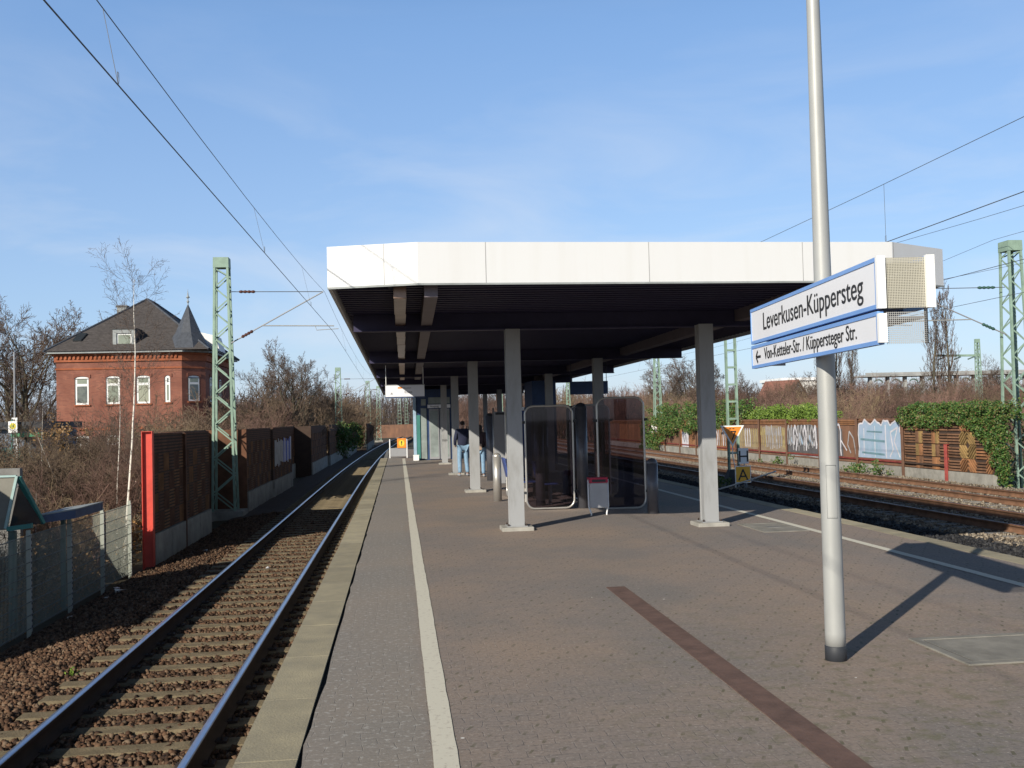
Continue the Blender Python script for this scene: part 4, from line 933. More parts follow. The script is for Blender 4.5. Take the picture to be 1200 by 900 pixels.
text('lettering', '1', .38, M_INK, t, Matrix(((1, 0, 0, -.19), (0, 0, -1, -.0125), (0, 1, 0, -.06), (0, 0, 0, 1)))); text('lettering', '3', .38, M_INK, t, Matrix(((1, 0, 0, 0), (0, 0, -1, -.0125), (0, 1, 0, -.06), (0, 0, 0, 1)))); text('lettering', '4', .38, M_INK, t, Matrix(((1, 0, 0, -.06), (0, 0, -1, -.0125), (0, 1, 0, -.5), (0, 0, 0, 1))))
t = thing('number_plate', 'small white number plate at the foot of the second left mast', 'plate', (-5.55, 96.9, 1.1))
b = MB(); b.box(-.3, .3, -.01, .01, -.55, .4, M_WHITE); b.build('plate', t); b = MB(); b.tube([(0, .03, -2.2), (0, .03, .3)], .03, M_GREY, 6); b.build('post', t)
text('lettering', '7', .4, M_INK, t, Matrix(((1, 0, 0, -.1), (0, 0, -1, -.0125), (0, 1, 0, 0), (0, 0, 0, 1)))); text('lettering', '4', .4, M_INK, t, Matrix(((1, 0, 0, -.1), (0, 0, -1, -.0125), (0, 1, 0, -.45), (0, 0, 0, 1))))
for x, y, h, lb in ((12.0, 120, 8, 'far green mast between the right hand tracks'), (20.4, 122, 8.2, 'far green mast behind the slender mast'), (55, 92, 9.3, 'tall far mast with a crossarm above the raised road')):
    t = small_mast(x, y, -1, h, lb, wb=.5, wt=.3)
    if x > 50:
        b = MB(); b.bar((-4.4, 0, 7.8), (.2, 0, 7.75), .16, .2, M_MAST)
        for q in (-3.6, -2.0, -.6): b.bar((q-.4, 0, 7.4), (q+.3, 0, 7.65), .08, .12, M_MASTD)
        b.build('crossarm', t)

def overhead(label, cpts, mpts, drops, rc=.0075, rm_=.0055):
    t = thing('overhead_line', label, 'overhead wire', (0, 0, 0), 0, 'overhead lines')
    b = MB(); b.tube(cpts, rc, M_WIRE, 5); b.build('contact_wire', t)
    b = MB(); b.tube(mpts, rm_, M_WIRE, 5); b.build('messenger_wire', t)
    def at(P, y):
        for a, c in zip(P, P[1:]):
            if a[1] <= y <= c[1]: f = (y-a[1])/(c[1]-a[1]); return Vector(a).lerp(Vector(c), f)
    for y in drops:
        p, q = at(cpts, y), at(mpts, y)
        b = MB(); b.tube([tuple(p+Vector((0, 0, .005))), tuple(q)], .0035, M_WIRE, 4); b.tube([p+Vector((0, 0, .0)), p+Vector((0, .03, .05)), p+Vector((0, .02, .12)), p+Vector((0, -.02, .12)), p+Vector((0, -.02, .05)), p], .003, M_WIRE, 4); b.build('dropper', t)
    return t
def sag(p, q, s, n=14):
    p, q = Vector(p), Vector(q); return [tuple(p.lerp(q, i/n)-Vector((0, 0, 4*s*(i/n)*(1-i/n)))) for i in range(n+1)]
cl = [(-2.88, -20, 5.0), (-2.63, 0, 5.0), (-2.18, 35.9, 5.0), (-2.65, 98, 4.95), (-.9, 150, 4.9)]
ml = sag((-2.88, -26, 6.45), (-2.46, 35.9, 6.40), .72)+sag((-2.46, 35.9, 6.40), (-2.3, 98, 6.3), .7)[1:]+sag((-2.3, 98, 6.3), (-.9, 150, 6.2), .6)[1:]
overhead('overhead wire pair above the left track running to the lattice mast', cl, ml, (9.7, 19.2, 28, 46, 60, 74, 88), .0075, .0055)
cr_ = [(8.8, -10, 4.84), (8.8, 150, 4.84)]; mr_ = sag((8.8, -24, 6.7), (8.8, 50, 6.7), .82)+sag((8.8, 50, 6.7), (8.8, 110, 6.6), .7)[1:]
overhead('overhead wire pair above the right platform edge crossing behind the pole', cr_, mr_, (8, 17.5, 27, 37, 60, 75))
c1 = [(13.3, -10, 4.95), (13.3, 160, 4.95)]; m1 = sag((13.3, -20, 6.6), (13.3, 33.4, 6.6), .7)+sag((13.3, 33.4, 6.6), (13.3, 96, 6.6), .8)[1:]
overhead('overhead wire pair above the middle track on the right', c1, m1, (18, 26, 42, 55, 70, 84))
c2 = [(16.9, -10, 4.95), (17.2, 33.4, 4.95), (16.6, 78, 4.95), (16.9, 160, 4.9)]; m2 = sag((16.9, -30, 6.0), (17.25, 33.4, 6.0), .6)+sag((17.25, 33.4, 6.0), (16.8, 78, 6.0), .6)[1:]
overhead('overhead wire pair above the track beside the graffiti barrier', c2, m2, (24, 30.5, 42, 50, 60, 70))
b = MB(); b.tube(sag((20.2, -20, 8.3), (20.6, 33.2, 7.6), .4)+sag((20.6, 33.2, 7.6), (20.0, 77.7, 7.1), .7)[1:], .007, M_WIRE, 5); tag(b.build('feeder_wire'), 'single wire strung along the tops of the right masts', 'wire', 'single wires beside the tracks')

# ------------------------------------------------------------ noise barriers
def clip_diag(u0, u1, v0, v1, c, s):
    """part of the line v = s*u + c inside the cell."""
    P = []
    for u in (u0, u1):
        v = s*u+c
        if v0-1e-9 <= v <= v1+1e-9: P.append((u, v))
    for v in (v0, v1):
        u = (v-c)/s
        if u0+1e-9 < u < u1-1e-9: P.append((u, v))
    if len(P) < 2: return None
    P.sort(); a, b_ = P[0], P[-1]
    return (a, b_) if abs(a[0]-b_[0]) > .06 else None
def barrier_panel(name, parent, x, s, y0, y1, z0, z1, cells, back=M_WOODK, slat=.036, step=.075, rear=True):
    """boarded panel facing s along x. cells: (y0, y1, z0, z1, pattern, material)."""
    B = MB(); B.box(min(x, x-s*.10), max(x, x-s*.10), y0, y1, z0, z1, back)
    dp = .045 if s < 0 else .018
    def bx(u0, u1, v0, v1, m): B.box(min(x+s*.003, x+s*dp), max(x+s*.003, x+s*dp), u0, u1, v0, v1, m)
    for (u0, u1, v0, v1, pat, m) in cells:
        if pat == 'h':
            v = v0+.01
            while v+slat < v1: bx(u0+.004, u1-.004, v, v+slat, m); v += step
        elif pat == 'v':
            u = u0+.01
            while u+slat < u1: bx(u, u+slat, v0+.004, v1-.004, m); u += step
        elif pat == 'f':
            u = u0+.004
            while u+.118 < u1+.05: bx(u, min(u+.118, u1-.002), v0+.004, v1-.004, m); u += .124
        else:
            um = (u0+u1)/2
            for (a, c_, sg) in ((u0, um, 1), (um, u1, -1)) if pat == '^' else ((u0, um, -1), (um, u1, 1)) if pat == '<' else ((u0, u1, 1),) if pat == '/' else ((u0, u1, -1),):
                lo = v0-max(sg*a, sg*c_); hi = v1-min(sg*a, sg*c_); cc = lo+.03
                while cc < hi:
                    r_ = clip_diag(a+.005, c_-.005, v0+.005, v1-.005, cc, sg)
                    if r_: (ua, va), (ub, vb) = r_; B.bar((x+s*.024, ua, va), (x+s*.024, ub, vb), .042, slat, m, up=(1, 0, 0))
                    cc += step*1.42
    if rear:
        v = z0
        while v < z1-.05: B.box(min(x-s*.145, x-s*.103), max(x-s*.145, x-s*.103), y0, y1, v, v+.05, M_WOODO); v += .10
    return B.build(name, parent)
def plinth(name, parent, x, s, y0, y1, z0, z1, m=M_CONC):
    b = MB(); b.box(x-.11, x+.07 if s > 0 else x+.11, y0, y1, z0, z1, m) if s > 0 else b.box(x-.07, x+.11, y0, y1, z0, z1, m); return b.build(name, parent)
def hbeam_post(loc, h, label, m=M_RED, wd=.2, dp=.2, group='red posts of the noise barriers', facing='y'):
    t = thing('barrier_post', label, 'post', loc, 0, group); b = MB()
    b.box(-dp/2, -dp/2+.016, -wd/2, wd/2, 0, h, m); b.box(dp/2-.016, dp/2, -wd/2, wd/2, 0, h, m); b.box(-dp/2+.016, dp/2-.016, -.006, .006, 0, h, m); b.build('beam', t)
    b = MB(); b.box(-dp/2-.004, dp/2+.004, -wd/2-.004, wd/2+.004, h+.001, h+.012, m); b.build('cap', t)
    return t
# --- right: weathered patterned boards beside the ivy, then rusty boards with graffiti
BX = 19.80; BZ0, BZ1 = -.45, 1.46
secs = [32.35, 35.25, 38.45, 42.5, 46.5, 50.6, 54.6, 58.7, 62.7, 66.7, 70.7, 74.7, 78.7, 82.7, 90.7, 98.7]
ordn = ['nearest', 'second', 'third', 'fourth', 'fifth', 'sixth', 'seventh', 'eighth', 'ninth', 'tenth', 'eleventh', 'twelfth', 'thirteenth', 'fourteenth', 'fifteenth']
def rows(): return [BZ0+i*.478 for i in range(5)]
G = 'sections of the right noise barrier'
looks = ['patterned orange wood section of the right barrier with chevron boards, nearest and ivy topped', 'patterned orange wood section with two pale board columns beside the chevron section',
         'rusty section of the right barrier with the big pale blue graffito', 'rusty section of the right barrier with the thin white scrawl', 'rusty section of the right barrier with silver and black graffiti',
         'rusty section of the right barrier with pale yellow and grey graffiti', 'rusty barrier section under the light green shrubs']
for i in range(len(secs)-1):
    y0, y1 = secs[i]+.03, secs[i+1]-.03
    t = thing('noise_barrier', looks[i] if i < len(looks) else f'{ordn[i]} section of the right noise barrier counted from the ivy end', 'noise barrier', (0, 0, 0), 0, G)
    z = rows(); cells = []
    if i == 0:
        L_ = y1-y0; u = [y0, y0+.42, y0+1.02, y0+2.05, y1]
        for r_ in range(4):
            v0, v1 = z[r_]+.012, z[r_+1]-.012
            cells += [(u[0], u[1], v0, v1, '/' if r_ % 2 else '\\', M_WOODO), (u[1], u[2], v0, v1, 'h', M_WOODB if r_ != 1 else M_WOODO), (u[2], u[3], v0, v1, '^' if r_ % 2 == 0 else '<', (M_WOODO, M_WOODY, M_WOODY, M_WOODO)[r_]), (u[3], u[4], v0, v1, 'h', M_WOODB)]
    elif i == 1:
        u = [y0, y0+.55, y0+.8, y0+1.05, y0+1.75, y0+2.0, y0+2.3, y1]
        for r_ in range(4):
            v0, v1 = z[r_]+.012, z[r_+1]-.012
            cells += [(u[0], u[1], v0, v1, 'h', M_WOODB), (u[1], u[2], v0, v1, 'f', (M_WOODO, M_WOODB, M_WOODY, M_WOODO)[r_]), (u[2], u[3], v0, v1, 'f', (M_WOODO, M_WOODY, M_WOODO, M_WOODO)[r_]), (u[3], u[4], v0, v1, 'h', M_WOODB),
                      (u[4], u[5], v0, v1, 'f', (M_WOODB, M_WOODO, M_WOODY, M_WOODB)[r_]), (u[5], u[6], v0, v1, 'f', (M_WOODO, M_WOODY, M_WOODB, M_WOODO)[r_]), (u[6], u[7], v0, v1, 'h', M_WOODB)]
    else:
        wood = M_RUSTW if i < 7 else (M_WOODO if i % 2 else M_RUSTW)
        cells = [(y0, y1, BZ0+.01, BZ1-.30, 'v' if i < 6 else 'f', wood), (y0, y1, BZ1-.28, BZ1-.01, 'h', M_WOODO if i > 2 else wood)]
    barrier_panel('boards', t, BX, -1, y0, y1, BZ0, BZ1, cells, back=M_WOODK if i < 2 else M_RUSTW, slat=.058 if i < 2 else .05, step=.104 if i < 2 else .075)
    plinth('plinth', t, BX, -1, y0, y1, -1.05, BZ0-.005)
    if i >= 1:
        b = MB(); b.box(BX-.10, BX-.052, y0, y1, -.30, -.235, M_REDD if i > 1 else M_WOODK); b.build('rail', t)
    if i < 12: hbeam_post((BX-.02, secs[i+1], -1.05), 1.55 if i == 0 else 2.5, f'short bright red post between the two patterned barrier sections' if i == 0 else f'{ordn[i]} rusty brown post of the right barrier counted from the ivy end', group='posts of the right barrier', m=M_REDP if i == 0 else M_RUSTW)
    # graffiti: paint films a few millimetres proud of the boards
    def blob(nm, pts, m, off): 
        B = MB(); B.prism([(p[0], p[1]) for p in pts], BX-.055-off, BX-.051-off+.002, m, axis='x'); return B.build(nm, t)
    def stroke(B, pts, wd, m, off):
        for k, (p, q) in enumerate(zip(pts, pts[1:])): B.bar((BX-.056-off-.0003*(k % 3), *p), (BX-.056-off-.0003*(k % 3), *q), wd, .003, m, up=(1, 0, 0)) if False else B.bar((BX-.056-off-.0003*(k % 3), *p), (BX-.056-off-.0003*(k % 3), *q), .003, wd, m, up=Vector((0, -(Vector(q)-Vector(p)).normalized().y, (Vector(q)-Vector(p)).normalized().x)))
    if i == 2:
        top = [(38.75+k*.19, 1.30+.10*math.sin(k*1.3)+.05*math.sin(k*2.9)) for k in range(20)]
        pts = [(38.62, -.18), (38.55, .35), (38.72, .9)]+top+[(42.42, .8), (42.36, .2), (42.46, -.2)]
        blob('graffiti_fill', [(y, z) for y, z in pts], M_SPRAYB, 0)
        B = MB(); stroke(B, [(39.9, -.15), (39.92, 1.2)], .07, M_SPRAYW, .004); stroke(B, [(40.9, -.15), (40.85, 1.15)], .05, M_SPRAYW, .004); stroke(B, [(41.9, -.1), (41.86, 1.05)], .06, M_SPRAYW, .004)
        stroke(B, [(40.0, .52), (42.2, .58)], .09, M_SPRAYT, .006); stroke(B, [(40.05, -.02), (42.1, .02)], .08, M_SPRAYT, .006); stroke(B, [(40.2, .9), (41.6, .92)], .06, M_SPRAYT, .006)
        stroke(B, pts[2:], .07, M_SPRAYW, .003); stroke(B, [(38.75, -.1), (39.2, .5), (38.9, 1.1), (39.5, .9), (39.3, .2), (39.6, -.1)], .07, M_SPRAYW, .004); B.build('graffiti_strokes', t)
    if i == 3:
        B = MB(); stroke(B, [(45.3, .85), (44.9, 1.15), (44.35, 1.2), (44.2, .9), (44.25, .1), (44.2, -.2)], .10, M_SPRAYW, 0); stroke(B, [(44.75, .1), (44.7, .6)], .12, M_SPRAYW, 0); stroke(B, [(44.2, .5), (43.6, .05)], .07, M_SPRAYW, .003)
        blob('graffiti_fill', [(44.0, -.22), (44.05, 1.0), (45.2, 1.1), (46.45, .98), (46.45, -.2)], M_SPRAYK, -.0012)
        for q in range(5): stroke(B, [(45.3+q*.24, -.1), (45.2+q*.24, .5), (45.4+q*.24, .95), (45.5+q*.24, .4)], .07, M_SILVER, .004)
        stroke(B, [(42.7, -.1), (42.9, .6), (43.3, .9), (43.5, .3), (43.2, -.05)], .08, M_SILVER, .003); B.build('graffiti_strokes', t)
    if i == 4:
        blob('graffiti_fill', [(46.55, -.2), (46.6, 1.0), (47.6, 1.2), (49, 1.15), (50.5, .95), (50.55, -.2)], M_SPRAYK, 0)
        B = MB(); r9 = random.Random(5)
        for q in range(9):
            c0 = 46.9+q*.42; stroke(B, [(c0+r9.uniform(-.15, .15), -.1+r9.uniform(-.05, .2)), (c0+r9.uniform(-.2, .1), .6), (c0+.1, 1.15), (c0+.3, .8), (c0+r9.uniform(0, .3), .15)], .12, M_SPRAYW if q % 3 == 0 else M_SILVER, .003)
        for q in range(6): stroke(B, [(46.8+q*.6, .1+.12*(q % 2)), (47.15+q*.6, .75-.1*(q % 3)), (47.3+q*.6, .2)], .16, M_SPRAYB if q % 2 else M_SILVER, .0015)
        stroke(B, [(46.7, -.35), (48.3, -.3), (50.4, -.36)], .09, M_SILVER, .003); B.build('graffiti_strokes', t)
    if i == 5:
        blob('graffiti_fill', [(50.7, -.25), (50.75, 1.0), (52, 1.12), (54.2, 1.05), (54.5, -.25)], M_WASH, 0)
        B = MB(); r9 = random.Random(8)
        for q in range(14):
            c0 = 50.9+q*.26; stroke(B, [(c0, -.1+r9.uniform(-.05, .15)), (c0+r9.uniform(-.1, .15), .5), (c0+.05, 1.05+r9.uniform(-.1, .1)), (c0+.15, .6)], .10, M_SPRAYY if q in (0, 1, 11, 12, 13) else M_SILVER, .004)
        B.build('graffiti_strokes', t)
    if i == 6:
        blob('graffiti_fill', [(55.0, -.2), (55.0, .9), (58.2, .85), (58.3, -.2)], M_WASH, 0)
        B = MB(); r9 = random.Random(9)
        for q in range(10):
            c0 = 54.9+q*.33; stroke(B, [(c0, -.1), (c0+r9.uniform(-.1, .15), .5), (c0+.05, .95)], .11, M_SPRAYW if q in (4, 5, 6) else M_SPRAYY, .004)
        B.build('graffiti_strokes', t)
    if i in (7, 8):
        B = MB(); r9 = random.Random(i)
        for q in range(9): c0 = secs[i]+.3+q*.4; stroke(B, [(c0, -.15), (c0+r9.uniform(-.1, .2), .4), (c0+.1, .8)], .16, (M_WASH, M_SILVER, M_SPRAYW)[q % 3], 0)
        B.build('graffiti_strokes', t)
    if i == 9:
        blob('graffiti_fill', [(68.6, -.42), (68.6, .62), (70.2, .62), (70.2, -.42)], M_SPRAYW, 0)
        B = MB(); stroke(B, [(68.9, -.1), (69.2, .4), (69.6, -.1), (69.9, .4)], .1, M_GREY, .004); B.build('graffiti_strokes', t)

# --- left: boards in their own shade, deepened by a darker wood colour
def left_section(y0, y1, x, label, zc=-.52, ztop=1.70, graffiti=False, zb=-1.4, wood=None):
    t = thing('noise_barrier', label, 'noise barrier', (0, 0, 0), 0, 'sections of the left noise barrier'); cells = []
    z = [zc+(ztop-zc)*k/5 for k in range(6)]; u = y0; k = 0
    while u < y1-.2:
        u2 = min(u+.55, y1)
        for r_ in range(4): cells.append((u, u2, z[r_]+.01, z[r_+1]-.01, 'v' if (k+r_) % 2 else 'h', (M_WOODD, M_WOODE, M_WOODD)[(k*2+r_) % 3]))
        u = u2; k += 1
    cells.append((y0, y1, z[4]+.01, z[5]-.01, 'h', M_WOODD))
    barrier_panel('boards', t, x, 1, y0, y1, zc, ztop, cells)
    ym = (y0+y1)/2
    b = MB(); b.box(x-.11, x+.07, y0, ym-.02, zb, zc-.005, M_CONC); b.box(x-.11, x+.07, ym+.02, y1, zb, zc-.005, M_CONC); b.build('plinth', t)
    if graffiti:
        B = MB(); r9 = random.Random(3)
        for q in range(16):
            c0 = y0+.4+q*.42; m = M_SILVER if q < 8 else M_SPRAYDB if q % 3 else M_SPRAYW
            B.bar((x+.052, c0, .1+r9.uniform(-.1, .1)), (x+.052, c0+.1, 1.15+r9.uniform(-.1, .1)), .36, .004, m, up=(1, 0, 0))
        B.build('graffiti_strokes', t)
    return t
left_section(23.35, 26.55, -5.42, 'dark shaded boarded section of the left barrier behind the bright red end post')
left_section(26.75, 30.1, -5.42, 'second dark boarded section of the left barrier, just before the mast niche')
left_section(30.1, 37.0, -6.75, 'recessed dark boarded section behind the nearest left mast')
left_section(37.1, 44.0, -5.38, 'dark boarded section of the left barrier just beyond the mast niche')
left_section(44.1, 51.6, -5.30, 'left barrier section with grey and blue graffiti', graffiti=True)
left_section(51.7, 62.0, -6.2, 'recessed left barrier section beyond the blue graffiti', zc=-.5)
left_section(62.1, 75.0, -5.2, 'left barrier section halfway to the second mast', zc=-.5)
left_section(75.1, 92.0, -5.0, 'left barrier section just before the second mast', zc=-.5)
left_section(92.1, 112, -4.6, 'left barrier section beside and beyond the second mast', zc=-.5)
left_section(112.1, 140, -3.4, 'farthest left barrier section where the track bends', zc=-.5)
for y0, y1, x0, x1, lb in ((30.05, 30.12, -6.8, -5.4, 'near side wall of the mast niche in the left barrier'), (37.0, 37.07, -6.8, -5.35, 'far side wall of the mast niche in the left barrier'), (51.6, 51.67, -6.25, -5.28, 'short return wall after the blue graffiti section'), (62.0, 62.07, -6.3, -5.2, 'brown return wall beyond the blue graffiti section')):
    b = MB(); b.box(x0, x1, y0, y1, -1.4, 1.69, M_WOODK if y0 > 61 else M_WOODD); tag(b.build('barrier_return'), lb, 'noise barrier')
hbeam_post((-5.47, 23.2, -1.35), 3.09, 'bright red end post of the left noise barrier', dp=.23, wd=.17)
hbeam_post((-5.42, 26.65, -1.35), 3.0, 'dark post between the first two left barrier sections', m=M_WOODD, dp=.15, wd=.12)

# ------------------------------------------------------------ wire mat fence on the left
b0 = None
fy = [14.0, 16.45, 18.4, 20.35, 22.35]
for i in range(4):
    y0, y1 = fy[i], fy[i+1]
    t = thing('wire_fence', ('grey wire mat fence bay at the left picture edge', 'grey wire mat fence bay beside the teal stair roof', 'grey wire mat fence bay in front of the blue awning', 'grey sunlit wire mat fence bay nearest the red post')[i], 'fence', (-5.62, y0, -1.25), 0, 'wire mat fence bays')
    B = MB(); n = int((y1-y0)/.05)
    for k in range(1, n): B.box(-.0022, .0022, k*.05-.0022, k*.05+.0022, .06, 1.50, M_FENCE)
    for k in range(8):
        z = .08+k*.2
        for dx in (-.010, .004): B.box(dx, dx+.006, .02, y1-y0-.02, z-.004, z+.004, M_FENCED)
    B.build('wire_mat', t)
def fence_post(y, label):
    t = thing('fence_post', label, 'post', (-5.66, y, -1.35), 0, 'posts of the wire mat fence')
    b = MB(); b.box(-.03, .03, -.02, .02, 0, 1.66, M_FENCE); b.build('shaft', t)
    b = MB(); b.box(.031, .042, -.022, .022, .12, 1.6, M_GALV)
    for k in range(16): b.box(.0425, .047, -.012, .012, .18+k*.088, .215+k*.088, M_BLACK)
    b.build('clamp_bar', t)
for y, lb in zip(fy, ('fence post hidden near the left picture edge', 'first fence post from the left picture edge', 'second fence post, beside the teal stair roof', 'third fence post, brightly sunlit', 'last fence post before the red barrier post')): fence_post(y, lb)

# teal framed glass roof over the stairs behind the fence
t = thing('stair_roof', 'teal framed gable roof over the stairs behind the wire fence', 'roof', (-6.0, 17, -1.3))
b = MB(); b.hexa([(-2.6, 0, 1.45), (-.17, 0, 1.58), (-.17, .03, 1.58), (-2.6, .03, 1.45), (-2.6, 0, 2.40), (-.02, 0.0, 2.40), (-.02, .03, 2.40), (-2.6, .03, 2.40)], M_ROOFG); b.build('roof_sheet', t)
b = MB(); b.bar((-.19, -.01, 1.60), (-.01, -.01, 2.42), .05, .04, M_TEALL); b.bar((-.02, .0, 2.42), (-2.6, .0, 2.42), .05, .03, M_TEALL); b.build('verge_strip', t)
b = MB(); b.bar((0.0, .02, 2.40), (.20, .5, 1.62), .09, .05, M_TEAL); b.bar((-.17, .02, 1.59), (.20, .02, 1.63), .10, .07, M_TEAL); b.bar((-.0, .3, 1.65), (.06, .3, 2.2), .02, .02, M_GALV); b.build('gable_frame', t)
b = MB(); b.face([(-.17, .1, 1.6), (.2, .45, 1.62), (0, .1, 2.38)], M_PANED); b.build('gable_glass', t)
for x in (-.12, -2.3):
    b = MB(); b.box(x-.05, x+.05, .04, .14, -.4, 1.55, M_MASTD); b.build('post', t)
b = MB(); b.box(-6.5, -1.9, -6.2, -.9, -.3, 3.1, M_ROOFG); b.box(-6.8, -1.75, -6.5, -.7, 3.105, 3.3, M_TEAL); b.build('shade_block', t)  # unseen block, added to throw shade on the fence
t = thing('awning', 'flat blue awning beside the teal stair roof', 'awning', (-5.98, 17.6, -.98))
b = MB(); b.hexa([(.02, 0, 1.28), (.55, 0.4, 1.32), (.55, 2.0, 1.32), (.02, 1.6, 1.28), (.02, 0, 1.40), (.55, .4, 1.46), (.55, 2.0, 1.46), (.02, 1.6, 1.40)], M_AWN); b.build('slab', t)
b = MB(); b.hexa([(.02, -.01, 1.402), (.56, .39, 1.462), (.56, 2.0, 1.462), (.02, 1.6, 1.402), (.02, -.01, 1.42), (.56, .39, 1.48), (.56, 2.0, 1.48), (.02, 1.6, 1.42)], M_LEAD); b.build('top_edge', t)
b = MB(); b.box(.05, .12, 1.2, 1.27, -.4, 1.3, M_MASTD); b.build('post', t)
t = thing('parapet_end', 'far graffiti covered parapet end behind the teal stair roof', 'wall', (-7.2, 20.5, -1.5)); b = MB(); b.box(-2.6, .0, 0, .15, 0, 2.62, M_CONCD); b.build('wall', t)
b = MB()
for k in range(6): b.bar((-1.7+k*.3, -.006, 2.15+.1*(k % 2)), (-1.55+k*.3, -.006, 2.55-.1*(k % 3)), .14, .004, M_SPRAYK if k % 2 else M_SPRAYW, up=(0, 1, 0))
b.build('graffiti_strokes', t)

# ------------------------------------------------------------ brick villa
t = thing('brick_villa', 'red brick villa with dark hipped slate roof and corner turret', 'house', (-17.6, 70, -1.8)); Z = 1.8   # local z = world z + 1.8
def W(x): return x+17.6
foot = [(-22.25, 0), (-14.25, 0), (-12.95, 1.3), (-12.95, 11.6), (-22.25, 11.6)]
b = MB(); b.prism([(W(x), y) for x, y in foot], -.5, 8.05, M_BRICK)
b.build('wall', t)
b = MB()
def band(z0, z1, d, m):
    P = [(-22.25-d, -d), (-14.25+d*.4, -d), (-12.95+d, 1.3-d*.4), (-12.95+d, 11.6+d), (-22.25-d, 11.6+d)]; b.prism([(W(x), y) for x, y in P], z0, z1, m)
band(8.06, 8.48, .10, M_BRICKO); band(8.485, 8.60, .20, M_BRICKO); band(7.55, 7.66, .05, M_BRICKO); band(3.55, 3.72, .06, M_BRICKO); b.build('cornice', t)
b = MB(); x = -22.2
while x < -14.4: b.box(W(x), W(x)+.12, -.19, -.102, 8.25, 8.44, M_BRICKO); x += .27
b.build('dentil_course', t)
b = MB()
for z0 in (8.605,): 
    P = [(-22.75, -.5), (-14.1, -.5), (-12.45, 1.1), (-12.45, 12.1), (-22.75, 12.1)]; b.prism([(W(x), y) for x, y in P], z0, z0+.14, M_LEAD)
b.build('gutter', t)
ev = [(W(-22.85), -.6), (W(-12.35), -.6), (W(-12.35), 12.2), (W(-22.85), 12.2)]; r1, r2 = (W(-17.55), 4.9, 12.75), (W(-17.55), 6.8, 12.75); E0 = [(x, y, 8.75) for x, y in ev]
b = MB(); b.face([E0[0], E0[1], r1], M_SLATE); b.face([E0[1], E0[2], r2, r1], M_SLATE); b.face([E0[2], E0[3], r2], M_SLATE); b.face([E0[3], E0[0], r1, r2], M_SLATE); b.face(E0[::-1], M_SLATE)
roof = b.build('roof', t)
b = MB()
for p, q in ((E0[0], r1), (E0[1], r1), (r1, r2), (E0[2], r2)): b.tube([p, q], .09, M_SLATEB, 6)
b.build('ridge_caps', roof)
b = MB(); b.box(W(-20.35), W(-19.68), 7.6, 8.2, 9.8, 12.55, M_LEAD); b.box(W(-20.42), W(-19.61), 7.53, 8.27, 12.555, 12.66, M_CONCD); b.build('chimney', roof)
b = MB(); zz = lambda y: 8.75+(12.75-8.75)*(y+.6)/5.5
b.hexa([(W(-21.3), .35, zz(.35)+.02), (W(-20.75), .35, zz(.35)+.02), (W(-20.55), 1.05, zz(1.05)+.02), (W(-21.1), 1.05, zz(1.05)+.02), (W(-21.3), .33, zz(.35)+.12), (W(-20.75), .33, zz(.35)+.12), (W(-20.55), 1.03, zz(1.05)+.12), (W(-21.1), 1.03, zz(1.05)+.12)], M_PANED); b.build('skylight', roof)
b = MB(); b.box(W(-18.65), W(-18.42), .0, 2.2, 8.8, 10.20, M_LEAD); b.box(W(-17.45), W(-17.22), .0, 2.2, 8.8, 10.2, M_LEAD); b.box(W(-18.415), W(-17.455), .0, 2.2, 9.92, 10.20, M_LEAD); b.box(W(-18.415), W(-17.455), .0, .2, 8.8, 9.0, M_LEAD)
b.box(W(-18.7), W(-17.15), -.08, 2.9, 10.205, 10.27, M_SLATE); b.box(W(-17.215), W(-17.17), .05, 2.2, 8.8, 10.2, M_SLATEB)
dm = b.build('dormer', t)
b = MB(); b.box(W(-18.41), W(-17.46), .08, .14, 9.01, 9.91, M_WINF); b.box(W(-18.32), W(-17.55), .06, .079, 9.1, 9.82, M_PANE); b.build('window', dm)
b = MB(); b.hexa([(W(-13.9), 5, 9.0), (W(-12.6), 5, 9.0), (W(-12.6), 7.5, 9.0), (W(-13.9), 7.5, 9.0), (W(-14.9), 5, 10.6), (W(-12.9), 5, 10.1), (W(-12.9), 7.5, 10.1), (W(-14.9), 7.5, 10.6)], M_WINF); b.build('dormer', t)
WN = [0]
